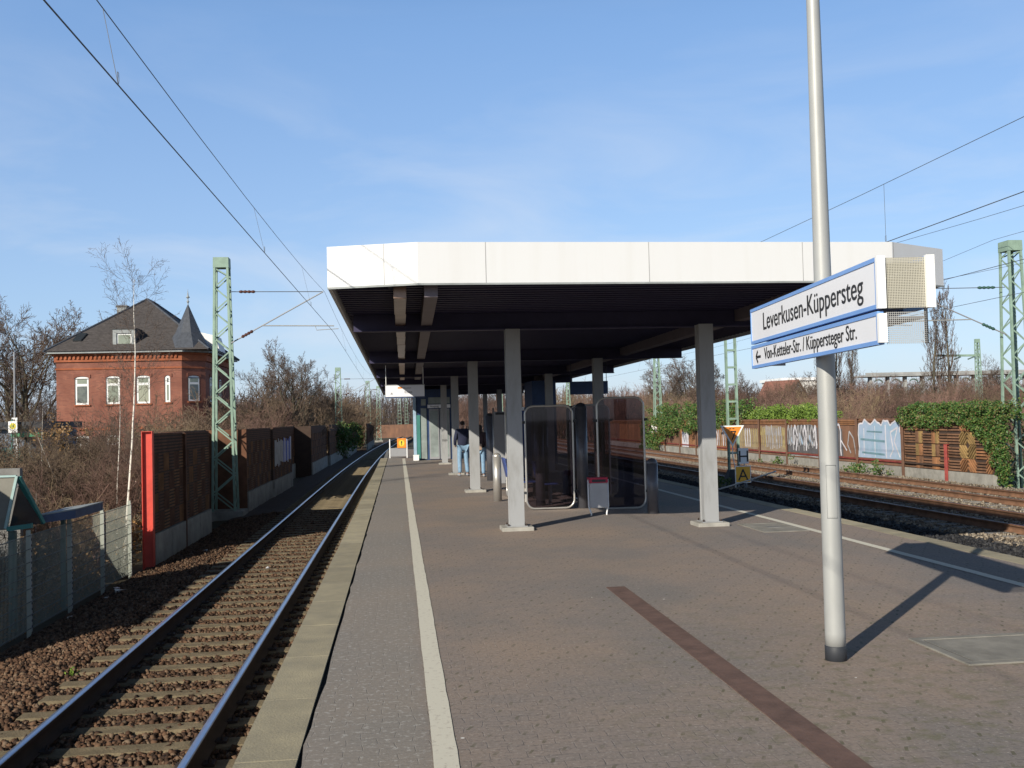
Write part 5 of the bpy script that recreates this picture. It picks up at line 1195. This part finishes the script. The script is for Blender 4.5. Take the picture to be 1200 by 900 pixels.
def vwin(x, y, wd, z0, z1, rz, name='window'):
    WN[0] += 1; lo_m = (M_PANE, M_PANEB, M_PANE, M_PANEC)[WN[0] % 4]; hi_m = (M_PANEB, M_PANE, M_PANEC, M_PANE)[WN[0] % 4]
    o = bpy.data.objects.new(name, None); COL.objects.link(o); o.parent = t; o.location = (W(x), y, 0); o.rotation_euler = (0, 0, rz)
    arc = [(wd/2*math.cos(a)*1.0, z1-.10+.10*math.sin(a)) for a in np.linspace(0, math.pi, 9)]
    b = MB(); P = [(-wd/2, z0), (wd/2, z0)]+arc
    b.prism(P, -.012, .0, M_WINF, axis='y'); b.build('frame', o)
    b = MB(); b.box(-wd/2+.09, wd/2-.09, -.017, -.013, z0+.12, z0+(z1-z0)*.66, lo_m); b.box(-wd/2+.10, wd/2-.10, -.017, -.013, z0+(z1-z0)*.75, z1-.14, hi_m); b.build('pane', o)
    b = MB(); b.box(-wd/2-.1, wd/2+.1, -.09, -.018, z0-.10, z0-.01, M_BRICKO); b.build('sill', o)
    b = MB(); b.prism([(-wd/2-.12, z1-.08), (-wd/2-.12, z1+.14)]+[((wd/2+.12)*-math.cos(a), z1+.14+.09*math.sin(a)) for a in np.linspace(.2, math.pi-.2, 7)]+[(wd/2+.12, z1+.14), (wd/2+.12, z1-.08)]+[((wd/2)*math.cos(a), z1-.10+.12*math.sin(a)+.02) for a in np.linspace(.1, math.pi-.1, 7)], -.05, -.001, M_BRICK, axis='y'); b.build('lintel', o)
    b = MB(); b.box(-wd/2-.06, -wd/2-.002, -.008, -.001, z0, z1-.05, M_BLACK); b.box(-wd/2, wd/2, -.0172, -.0168, z1-.17, z1-.12, M_BLACK) if wd > .5 else None; b.build('reveal_shade', o)  # flat black strips painted as the shade of a window recess
for x in (-20.62, -18.65, -16.72): vwin(x, -.002, .82, 5.25, 7.08, 0)
vwin(-15.16, -.002, .30, 5.3, 7.05, 0)
vwin(-13.60+.0, .648, .82, 5.35, 7.05, R(45)); vwin(-12.948, 3.2, .8, 5.3, 7.05, R(90)); vwin(-12.948, 7, .8, 5.3, 7.05, R(90))
for x in (-20.62, -18.65, -16.72): vwin(x, -.002, .82, 1.3, 3.2, 0)
b = MB(); c_ = (W(-13.98), 1.0); n = 8
ring = [(c_[0]+1.62*math.cos(2*math.pi*k/n+R(22.5)), c_[1]+1.62*math.sin(2*math.pi*k/n+R(22.5))) for k in range(n)]; ring2 = [(c_[0]+.85*math.cos(2*math.pi*k/n+R(22.5)), c_[1]+.85*math.sin(2*math.pi*k/n+R(22.5))) for k in range(n)]
for k in range(n):
    a, d = k, (k+1) % n; b.face([(*ring[a], 8.76), (*ring[d], 8.76), (*ring2[d], 9.95), (*ring2[a], 9.95)], M_SLATEB); b.face([(*ring2[a], 9.95), (*ring2[d], 9.95), (*c_, 11.95)], M_SLATEB)
b.face([(*p, 8.76) for p in ring[::-1]], M_SLATEB); tr = b.build('turret_roof', t)
b = MB(); b.lathe([(.03, 11.8), (.04, 12.0), (.10, 12.08), (.04, 12.16), (.03, 12.3), (.13, 12.36), (.05, 12.5), (.02, 12.75), (.005, 12.95)], (*c_, 0), M_LEAD, 8); b.build('finial', tr)

# bus stop and low building left of the villa
t = thing('low_pavilion', 'low flat roofed blue-grey pavilion left of the villa', 'building', (-17.9, 46, -1.6))
b = MB(); b.box(-3, 2.6, 0, 5, 0, 3.5, M_BLUEG); b.build('wall', t); b = MB(); b.box(-3.2, 2.8, -.3, 5.2, 3.52, 3.82, M_BLACK); b.build('roof', t)
b = MB(); b.box(1.0, 2.0, -.02, -.002, 1.6, 2.7, M_TEAL); b.build('window', t)
t = thing('bus_stop_sign', 'white bus stop sign with yellow disc and green H on a post', 'sign', (-15.92, 44.6, -1.6))
b = MB(); b.tube([(-.05, .04, 0), (-.05, .04, 3.9)], .035, M_TEAL, 8); b.build('post', t)
b = MB(); b.box(-.18, .18, -.02, .02, 3.36, 3.84, M_WHITE); b.build('plate', t)
b = MB(); b.prism([(.13*math.cos(a), 3.64+.13*math.sin(a)) for a in np.linspace(0, 2*math.pi, 20, endpoint=False)], -.026, -.021, M_YELLOW, axis='y'); b.build('disc', t)
text('lettering', 'H', .20, M_BGREEN, t, Matrix(((1, 0, 0, 0), (0, 0, -1, -.0275), (0, 1, 0, 3.57), (0, 0, 0, 1))), align='CENTER', bold=0)
t = thing('bus_shelter', 'small bus shelter with a green roof edge under the bus stop sign', 'shelter', (-15.6, 45, -1.6))
b = MB(); b.box(-.55, .75, 0, 1.4, 3.18, 3.34, M_BGREEN); b.build('roof', t)
for x in (-.35, .65):
    b = MB(); b.box(x-.04, x+.04, .1, .18, 0, 3.18, M_WHITE if x < 0 else M_TEAL); b.build('post', t)
t = thing('lamp_post', 'slim teal grey lamp post left of the villa', 'lamp post', (-16.2, 45.6, -1.6))
b = MB(); b.tube([(0, 0, 0), (0, 0, 6.8)], [.05, .035], M_GREY, 8); b.build('shaft', t); b = MB(); b.box(-.12, .12, -.05, -.03, 3.6, 4.0, M_WHITE); b.build('plate', t)

# ------------------------------------------------------------ far right: raised road, house
t = thing('raised_road', 'pale raised road deck on slim concrete piers behind the ivy', 'bridge', (57, 120, 0))
b = MB(); b.box(-.4, 36, -1, 3, 5.85, 6.05, M_FADE); b.box(-.4, 36, -1.05, -.95, 6.06, 6.32, M_FADE); b.build('deck', t)
for k in range(15):
    x = .6+k*2.25; b = MB(); b.box(x-.14, x+.14, -.3, .3, -1, 5.84, M_FADE); b.build('pier', t)
    b = MB(); b.tube([(x+.5+.55*math.cos(a), -1.2, 5.0+.45*math.sin(a)) for a in np.linspace(0.1, math.pi-.6, 7)], .09, M_MASTD, 6); b.build('hoop', t)
t = thing('far_house', 'far house with a red tiled roof and white gable', 'house', (58.6, 150, -1), R(24))
t.scale = (.82, .82, .92)
b = MB(); b.prism([(-2.3, 0), (2.3, 0), (2.3, 5.2), (0, 8.0), (-2.3, 5.2)], -3, 5, M_PLASTER, axis='y'); b.build('wall', t)
b = MB(); b.hexa([(-2.75, -3.3, 4.75), (0, -3.3, 8.05), (0, 5.3, 8.05), (-2.75, 5.3, 4.75), (-2.75, -3.3, 4.95), (0, -3.3, 8.3), (0, 5.3, 8.3), (-2.75, 5.3, 4.95)], M_REDROOF); b.hexa([(0.002, -3.3, 8.05), (2.75, -3.3, 4.75), (2.75, 5.3, 4.75), (0.002, 5.3, 8.05), (0.002, -3.3, 8.3), (2.75, -3.3, 4.95), (2.75, 5.3, 4.95), (0.002, 5.3, 8.3)], M_REDROOF); b.build('roof', t)
for x, z in ((-1.1, 4.2), (1.1, 4.2), (0, 6.3)):
    b = MB(); b.box(x-.4, x+.4, -3.03, -3.002, z-.6, z+.6, M_PANED); b.build('window', t)
t = thing('far_hall', 'far flat white roofed hall behind the raised road', 'building', (64, 165, -1)); b = MB(); b.box(0, 9, 0, 10, 0, 8.0, M_PLASTER); b.build('wall', t); b = MB(); b.box(-.3, 9.3, -.3, 10.3, 8.01, 8.5, M_WHITE); b.build('roof', t)
t = thing('orange_wall', 'far orange brown boarded wall across the track bend', 'wall', (-2.5, 182, -1)); b = MB(); b.box(-1.5, 6.5, 0, .4, 0, 2.3, M_RUSTW); b.build('wall', t)

# ------------------------------------------------------------ bare trees and shrubs
def grow(segs_t, segs_c, p, d, length, r, level, P, rg):
    n = P['n'][level]; step = length/n; pts = []; d = Vector(d)
    for i in range(n):
        f0, f1 = i/n, (i+1)/n; tap = P['taper'][level]
        ra = r*(1-f0*(1-tap)); rb = r*(1-f1*(1-tap))
        wv = Vector((rg.gauss(0, 1), rg.gauss(0, 1), rg.gauss(0, 1)))*P['wob'][level]; d = (d+wv+Vector((0, 0, P['up'][level]))).normalized()
        q = p+d*step; (segs_t if level < P['trunk_levels'] else segs_c).append((*p, *q, max(ra, P['rmin']), max(rb, P['rmin']))); p = q; pts.append((Vector(p), Vector(d), rb, f1))
    if level+1 >= len(P['n']): return
    k = P['kids'][level]
    for j in range(k):
        f = P['start'][level]+(1-P['start'][level])*((j+rg.random())/k); idx = min(int(f*n), n-1); q, dd, rr, _ = pts[idx]
        base = pts[idx-1][0] if idx else q; q = base.lerp(q, rg.random()) if idx else q
        az = j*2.4+rg.uniform(-.5, .5); perp = dd.orthogonal().normalized(); perp = Matrix.Rotation(az, 3, dd) @ perp
        an = R(P['ang'][level])*rg.uniform(.7, 1.25); nd = (dd*math.cos(an)+perp*math.sin(an)).normalized()
        ll = length*P['len'][level]*rg.uniform(.7, 1.2)*(1-P['short'][level]*f); grow(segs_t, segs_c, q, nd, ll, rr*P['rk'][level]*rg.uniform(.8, 1.1), level+1, P, rg)
BROAD = dict(n=[6, 7, 5, 4, 3], taper=[.45, .25, .3, .3, .4], wob=[.05, .12, .14, .16, .18], up=[.02, .10, .07, .05, .03], kids=[11, 10, 9, 6], start=[.40, .18, .15, .1], ang=[42, 38, 40, 42], len=[1.05, .46, .5, .5], short=[.25, .4, .4, .4], rk=[.55, .5, .5, .6], trunk_levels=2, rmin=.009)
BIRCHP = dict(n=[16, 6, 5, 3], taper=[.12, .2, .3, .4], wob=[.025, .09, .14, .16], up=[.01, .09, .02, -.02], kids=[30, 9, 6], start=[.34, .12, .1], ang=[48, 38, 40], len=[.27, .42, .5], short=[.42, .4, .4], rk=[.30, .5, .6], trunk_levels=1, rmin=.003)
POPLAR = dict(n=[12, 7, 5, 3], taper=[.15, .2, .3, .4], wob=[.02, .06, .08, .12], up=[.02, .30, .25, .12], kids=[34, 8, 5], start=[.14, .15, .1], ang=[30, 26, 30], len=[.30, .45, .5], short=[.5, .4, .4], rk=[.4, .5, .6], trunk_levels=1, rmin=.012)
SHRUB = dict(n=[5, 5, 4, 3], taper=[.4, .35, .4, .5], wob=[.14, .17, .2, .22], up=[.05, .05, .03, .0], kids=[6, 5, 4], start=[.15, .12, .1], ang=[30, 36, 42], len=[.62, .6, .55], short=[.35, .35, .3], rk=[.6, .6, .7], trunk_levels=1, rmin=.006)
def tree_proto(name, h, r, P, seed, mt, mc, lean=0, fork=None):
    rg = random.Random(seed); T = bpy.data.objects.new(name, None); COL.objects.link(T); st, sc_ = [], []
    if fork:
        for k in range(fork):
            a = 2*math.pi*k/fork+rg.uniform(-.5, .5); tl = rg.uniform(.15, .6); grow(st, sc_, Vector((rg.uniform(-.5, .5), rg.uniform(-.5, .5), 0))*h*.18, (math.cos(a)*tl, math.sin(a)*tl, 1), h*rg.uniform(.55, .8), r, 0, P, rg)
    else: grow(st, sc_, Vector((0, 0, 0)), (lean, 0, 1), h*P.get('th', .55), r, 0, P, rg)
    tubes_np('trunk', st, [mt], 6 if not fork else 4, T); tubes_np('crown', sc_, [mc], 3, T)
    return T
BIRCHP['th'] = 1.0; POPLAR['th'] = 1.0
PR = {}
PR['broad'] = [tree_proto('bare_tree', 10, .22, BROAD, s, M_BARK, M_TWIG) for s in (1, 2, 3)]
PR['poplar'] = [tree_proto('poplar_tree', 12, .17, POPLAR, s, M_BARK, M_TWIG) for s in (4, 5)]
PR['birch'] = [tree_proto('birch_tree', 8.2, .046, BIRCHP, s, M_BIRCH, M_TWIG) for s in (6, 9)]
PR['shrub'] = [tree_proto('bare_shrub', 3.0, .028, SHRUB, s, M_TWIGO, M_TWIGO, fork=11) for s in (11, 12, 13)]
PR['shrubr'] = [tree_proto('bare_shrub', 5.0, .04, SHRUB, s, M_TWIGR, M_TWIGR, fork=12) for s in (14, 15, 16)]
PR['shrubt'] = [tree_proto('bare_shrub', 5.0, .04, SHRUB, s, M_TWIGT, M_TWIGT, fork=12) for s in (17, 18)]
used = set()
def plant(kind, i, loc, s, rz, label, cat, group=None, sz=1.0, tilt=(0, 0)):
    p = PR[kind][i % len(PR[kind])]
    o = p if p.name not in used else copy_tree(p); used.add(p.name)
    o.location = loc; o.rotation_euler = (tilt[0], tilt[1], rz); o.scale = (s, s, s*sz); tag(o, label, cat, group); return o
# single trees
plant('broad', 0, (-25.6, 74, -1.5), 1.32, .3, 'large bare tree with heavy limbs at the left picture edge', 'tree')
plant('broad', 1, (-22.9, 80, -1.5), 1.22, 1.9, 'bare tree just left of the villa roof', 'tree')
plant('broad', 2, (-21.5, 92, -1.5), 1.22, 4.1, 'bare tree rising behind the villa roof left of the chimney', 'tree')
plant('broad', 1, (-29.5, 82, -1.5), 1.2, 5.0, 'bare tree beyond the left picture edge tree', 'tree')
plant('broad', 0, (-9.2, 92, -1.5), 1.08, 2.2, 'round crowned bare tree beyond the left barrier, right of the nearest mast', 'tree')
plant('broad', 2, (-11.8, 96, -1.5), .95, .7, 'smaller bare tree left of the round crowned one', 'tree')
plant('broad', 1, (-7.0, 100, -1.5), .82, 3.3, 'smaller bare tree right of the round crowned one', 'tree')
plant('birch', 0, (-6.48, 25.0, -1.5), .84, .6, 'slim white birch leaning slightly in front of the villa', 'birch', tilt=(0, .075))
plant('birch', 1, (-7.25, 27.4, -1.5), .58, 2.0, 'thin white birch leaning left beside the slim birch', 'birch', tilt=(0, -.24))
plant('birch', 1, (-8.5, 28.9, -1.5), .44, .4, 'thinnest white birch stem leaning left behind the slim birch', 'birch', tilt=(0, -.30))
for k, (x, y, s_, tl, lb) in enumerate(((-8.35, 21.5, .30, -.08, 'pale forked sapling above the blue awning'), (-9.2, 21.8, .36, -.12, 'pale bare sapling left of the forked one, near the teal roof'), (-7.5, 22.4, .26, .05, 'short pale sapling above the sunlit fence'), (-11.0, 33, .5, .06, 'pale bare sapling in front of the bus shelter'))): plant('birch', k, (x, y, -1.6), s_, k*1.7, lb, 'sapling', tilt=(0, tl))
for k, (x, y, s, lb) in enumerate(((49.3, 90, .98, 'left of two tall narrow poplars beside the sign'), (51.3, 91, 1.02, 'right of two tall narrow poplars beside the sign'), (34.8, 80, .80, 'narrow bare poplar just behind the pole under the sign'), (36.3, 82, .86, 'narrow bare poplar right of the pole'), (38.0, 83, .74, 'shortest of three narrow poplars right of the pole'))):
    plant('poplar', k, (x, y, -.8), s, k*1.3, lb, 'tree')
for k, (x, y, s, lb) in enumerate(((33.5, 115, 1.02, 'bare tree seen between the two right columns, left one'), (37.0, 118, .95, 'bare tree beside the slender far mast'), (41.5, 120, .72, 'bare tree just left of the right column'), (46.5, 112, .72, 'bare tree just right of the right column'), (51.0, 118, .78, 'bare tree left of the far red roofed house'), (67, 110, .78, 'low bare tree above the raised road'), (56.5, 108, .66, 'low bare tree left of the tall far mast'), (60.5, 106, .6, 'small bare tree in front of the raised road'), (44, 100, .6, 'small bare tree left of the narrow poplars'), (31.5, 118, .95, 'bare tree behind the hanging sign on the right'), (74, 118, .7, 'low bare tree at the right picture edge beyond the mast'))):
    plant('broad', k, (x, y, -.8), s, k*2.1, lb, 'tree')
# shrub thickets
gl = 'bare shrubs behind the left fence and barrier'
k = 0
for row, (yy, xa, xb, n, sc_) in enumerate(((18.6, -9.5, -7.2, 4, .62), (21, -10.5, -6.9, 6, .72), (24, -13, -7.0, 9, .85), (27.5, -15, -7.6, 9, .98), (32, -17, -8.2, 10, 1.12), (38, -20, -8.0, 11, 1.25), (46, -23, -7.7, 11, 1.35), (56, -26, -7.9, 12, 1.45), (64, -14, -8.2, 6, 1.75), (72, -13, -8.0, 6, 1.95), (82, -13, -7.6, 6, 2.1), (94, -13, -6.8, 7, 2.2), (108, -13, -6.2, 7, 2.2), (124, -12, -5.0, 7, 2.2), (142, -12, -3.8, 8, 2.3))):
    for j in range(n):
        plant('shrub' if (k*7) % 10 < 6 else ('shrubr' if k % 2 else 'shrubt'), k, (xa+(xb-xa)*(j+rnd.uniform(.1, .9))/n, yy+rnd.uniform(-1.5, 1.5), -1.75), sc_*rnd.uniform(.8, 1.15)*(1 if (k*7) % 10 < 6 else .58), rnd.uniform(0, 6), 'bare brown shrub in the thicket behind the left fence and barrier', 'shrub', gl); k += 1
gr = 'bare shrubs behind the right barrier'; k = 0
for (yy, xa, xb, n, sc_) in ((42, 23, 32, 5, .42), (52, 23, 38, 8, .58), (64, 23, 46, 12, .78), (76, 23, 56, 15, .95), (90, 22, 66, 18, 1.05), (105, 22, 78, 20, 1.15), (124, 12, 90, 24, 1.3), (145, 6, 100, 26, 1.5)):
    for j in range(n):
        plant('shrubr' if k % 5 else 'shrubt', k, (xa+(xb-xa)*(j+rnd.uniform(.1, .9))/n, yy+rnd.uniform(-4, 4), -1.0), sc_*rnd.uniform(.85, 1.15), rnd.uniform(0, 6), 'bare shrub in the thicket behind the right barrier', 'shrub', gr); k += 1
# far woodland read as one mass: thousands of trunks and twigs
segs = []
for q in range(5200):
    x = rng.uniform(-95, 190); y = rng.uniform(205, 300); h = rng.uniform(6, 10.5)*(1.0 if x < 40 else .85); lean = rng.normal(0, .08, 2)
    base = np.array([x, y, -1.0]); topp = base+np.array([lean[0]*h, lean[1]*h, h]); segs.append((*base, *topp, .12, .03))
    for j in range(14):
        f = rng.uniform(.2, .97); p = base+(topp-base)*f; ln = rng.uniform(.8, 2.6)*(1.15-f*.6); az = rng.uniform(0, 6.28); e = rng.uniform(.3, 1.2)
        segs.append((*p, *(p+ln*np.array([math.cos(az)*math.cos(e), math.sin(az)*math.cos(e), math.sin(e)])), .055, .02))
tag(tubes_np('woodland', segs, [mat('far_wood', (0.115, 0.088, 0.078), .95, var=.25, vscale=.05)], 3), 'far bare woodland along the horizon', 'woodland', kind='stuff')

# ------------------------------------------------------------ ivy, evergreen shrubs, weeds
def leaves(name, pts, size, m, label, cat, kind=None, flat=.5):
    n = len(pts); nrm = rng.normal(size=(n, 3))+np.array([-.5, -.6, .6])*flat*2; nrm /= np.linalg.norm(nrm, axis=1)[:, None]
    a = np.cross(nrm, rng.normal(size=(n, 3))); a /= np.linalg.norm(a, axis=1)[:, None]; b_ = np.cross(nrm, a); s = size*rng.uniform(.6, 1.3, (n, 1))
    P = np.asarray(pts); V = np.stack([P-a*s*.5, P-b_*s*.32+nrm*s*.08, P+a*s*.5, P+b_*s*.32+nrm*s*.08], 1).reshape(-1, 3); F = np.arange(4*n).reshape(-1, 4)
    return tag(np_mesh(name, V, F, [m]), label, cat, kind=kind)
def clumps(n, c_fn, rad, per):
    out = []
    for _ in range(n):
        c = np.array(c_fn()); rr = rad*rng.uniform(.6, 1.4); q = rng.normal(size=(per, 3)); q /= np.linalg.norm(q, axis=1)[:, None]; out.append(c+q*rr*rng.uniform(.35, 1.0, (per, 1))**.5*np.array([.8, 1, .8]))
    return np.concatenate(out)
def ivy_c():
    while True:
        y = rng.uniform(31.4, 38.7); z = rng.uniform(-.9, 1.95)
        zm = np.interp(y, [31.2, 31.8, 32.2, 32.7, 33.2, 33.8, 35.6, 36.6, 37.6, 38.7], [-1.0, -.7, -.1, .5, .95, 1.2, 1.12, 1.2, 1.1, 1.25])
        if z > zm+rng.uniform(-.05, .2): return (BX-.10-rng.uniform(-.05, .08), y, z) if z < 1.45 else (BX+rng.uniform(-.2, .7), y, z)
leaves('ivy', clumps(420, ivy_c, .19, 60), .075, M_LEAFD, 'dark green ivy hanging over the patterned barrier sections', 'ivy')
leaves('ivy', clumps(100, lambda: (rng.uniform(21.3, 24.5), rng.uniform(31.5, 35.0), rng.uniform(-1, 2.3)), .34, 60), .08, M_LEAFD, 'dark evergreen bush behind the large mast at the right edge', 'bush')
def ivy2():
    while True:
        y = rng.uniform(57, 80); z = rng.uniform(-.9, 2.5); zm = np.interp(y, [57, 60, 66, 70, 74, 76, 80], [1.3, 1.0, .7, .75, .0, -.9, -.9])
        if z > zm+rng.uniform(-.1, .2): return (BX-.2-rng.uniform(-.1, .5), y, z) if z < 1.45 else (BX+rng.uniform(-.5, 1.0), y, z)
leaves('ivy', clumps(330, ivy2, .34, 60), .12, M_LEAFD, 'dark ivy over the far barrier between the slender mast and the column', 'ivy')
for k, (y0, y1, lb) in enumerate(((47.6, 51.0, 'right hump of the light green shrubs above the barrier'), (51.0, 58.5, 'left light green shrub row above the barrier'))):
    leaves('evergreen_shrub', clumps(90 if k == 0 else 190, lambda: (BX+.7+rng.uniform(-.6, 1.0), rng.uniform(y0, y1), 1.25+rng.uniform(0, .85)*math.sin(math.pi*np.clip((rng.uniform(y0, y1)-y0+.5)/(y1-y0+1), .12, .88))), .34, 64), .10, M_LEAFL, lb, 'shrub')
leaves('ivy', clumps(170, lambda: (-4.6+rng.uniform(-.6, .25)+curve_x(100)*rng.uniform(.0, .1), rng.uniform(82, 128), 1.0+rng.uniform(-1.6, .65)), .5, 50), .2, M_LEAFD, 'dark ivy over the far left barrier beyond the second mast', 'ivy')
for k, (x, y, z, n, lb) in enumerate(((18.95, 41.2, -.72, 16, 'low green weed clump under the pale blue graffito'), (19.0, 39.0, -.70, 8, 'small green weed beside the end of the rusty boards'), (19.0, 50.6, -.72, 9, 'low green weeds under the silver graffiti'), (10.9, 34.0, -.6, 10, 'dark weed beside the foot of the ladder mast'))):
    leaves('weed', clumps(n, lambda: (x+rng.normal(0, .18), y+rng.normal(0, .55), z+abs(rng.normal(0, .16))), .16, 40), .08, M_LEAFD, lb, 'weed')
leaves('weed', clumps(2, lambda: (-3.85+rng.normal(0, .04), 12.6+rng.normal(0, .05), -.99), .06, 24), .04, M_LEAFL, 'tiny bright green weed in the ballast beside the left rail', 'weed')
leaves('undergrowth', clumps(420, lambda: (rng.uniform(-14, -6.3), rng.uniform(18, 40), -1.6+abs(rng.normal(0, .55))), .38, 26), .075, M_DRYL, 'dry brown leaves and brambles in the thicket behind the fence', 'undergrowth', kind='stuff')
leaves('undergrowth', clumps(150, lambda: (rng.uniform(-7.0, -5.95), rng.uniform(15.5, 22.5), -1.5+abs(rng.normal(0, .5))), .3, 34), .06, M_DRYL, 'dark brambles close behind the wire mat fence', 'bramble', kind='stuff')
leaves('undergrowth', clumps(60, lambda: (-5.95+rng.uniform(-.25, .2), rng.uniform(22.2, 23.3), -1.3+rng.uniform(0, 1.2)), .2, 30), .06, M_DRYL, 'dark bramble between the last fence post and the red barrier post', 'bramble')
leaves('dry_shrub', clumps(34, lambda: (-13.6+rng.normal(0, .45), 43+rng.normal(0, .5), 1.4+rng.normal(0, .35)), .3, 30), .11, mat('unused_dry', (0.3, 0.15, .04), .9) if False else M_DRYL, 'shrub with a few orange dry leaves beside the bus shelter', 'shrub')

# ------------------------------------------------------------ litter
def scrap(loc, s, label, m=M_WHITE):
    B = MB(); n = 7; P = []
    for k in range(n): a = 2*math.pi*k/n; rr = s*rnd.uniform(.5, 1.1); P.append((rr*math.cos(a), rr*.7*math.sin(a), rnd.uniform(0, s*.5)))
    c = (0, 0, s*.35)
    for k in range(n): B.face([P[k], P[(k+1) % n], c], m)
    B.face([(x, y, -.004) for x, y, z in P[::-1]], m)
    o = B.build('paper_scrap'); o.location = loc; tag(o, label, 'litter', 'scraps of paper along the track')
for loc, s, lb in (((-5.15, 19.6, -1.16), .11, 'largest crumpled white paper at the foot of the fence'), ((-5.3, 20.0, -1.17), .07, 'white scrap left of the largest crumpled paper'), ((-5.22, 19.0, -1.17), .05, 'small white scrap in front of the third fence post'), ((-5.3, 17.3, -1.19), .07, 'pale scrap below the second fence post'), ((-5.2, 13.2, -1.17), .06, 'pale scrap beside the fence at the left picture edge'), ((-1.08, 11.2, -.97), .05, 'white scrap under the platform kerb near the rail'), ((-1.12, 8.1, -.97), .05, 'white scrap lowest under the platform kerb'), ((-1.2, 16.8, -.97), .06, 'bright scrap farther up under the platform kerb'), ((-4.5, 24.5, -1.05), .06, 'pale scrap on the ballast in front of the barrier plinth'), ((-2.6, 20.5, -.96), .05, 'small pale scrap between the rails of the left track')): scrap(loc, s, lb)
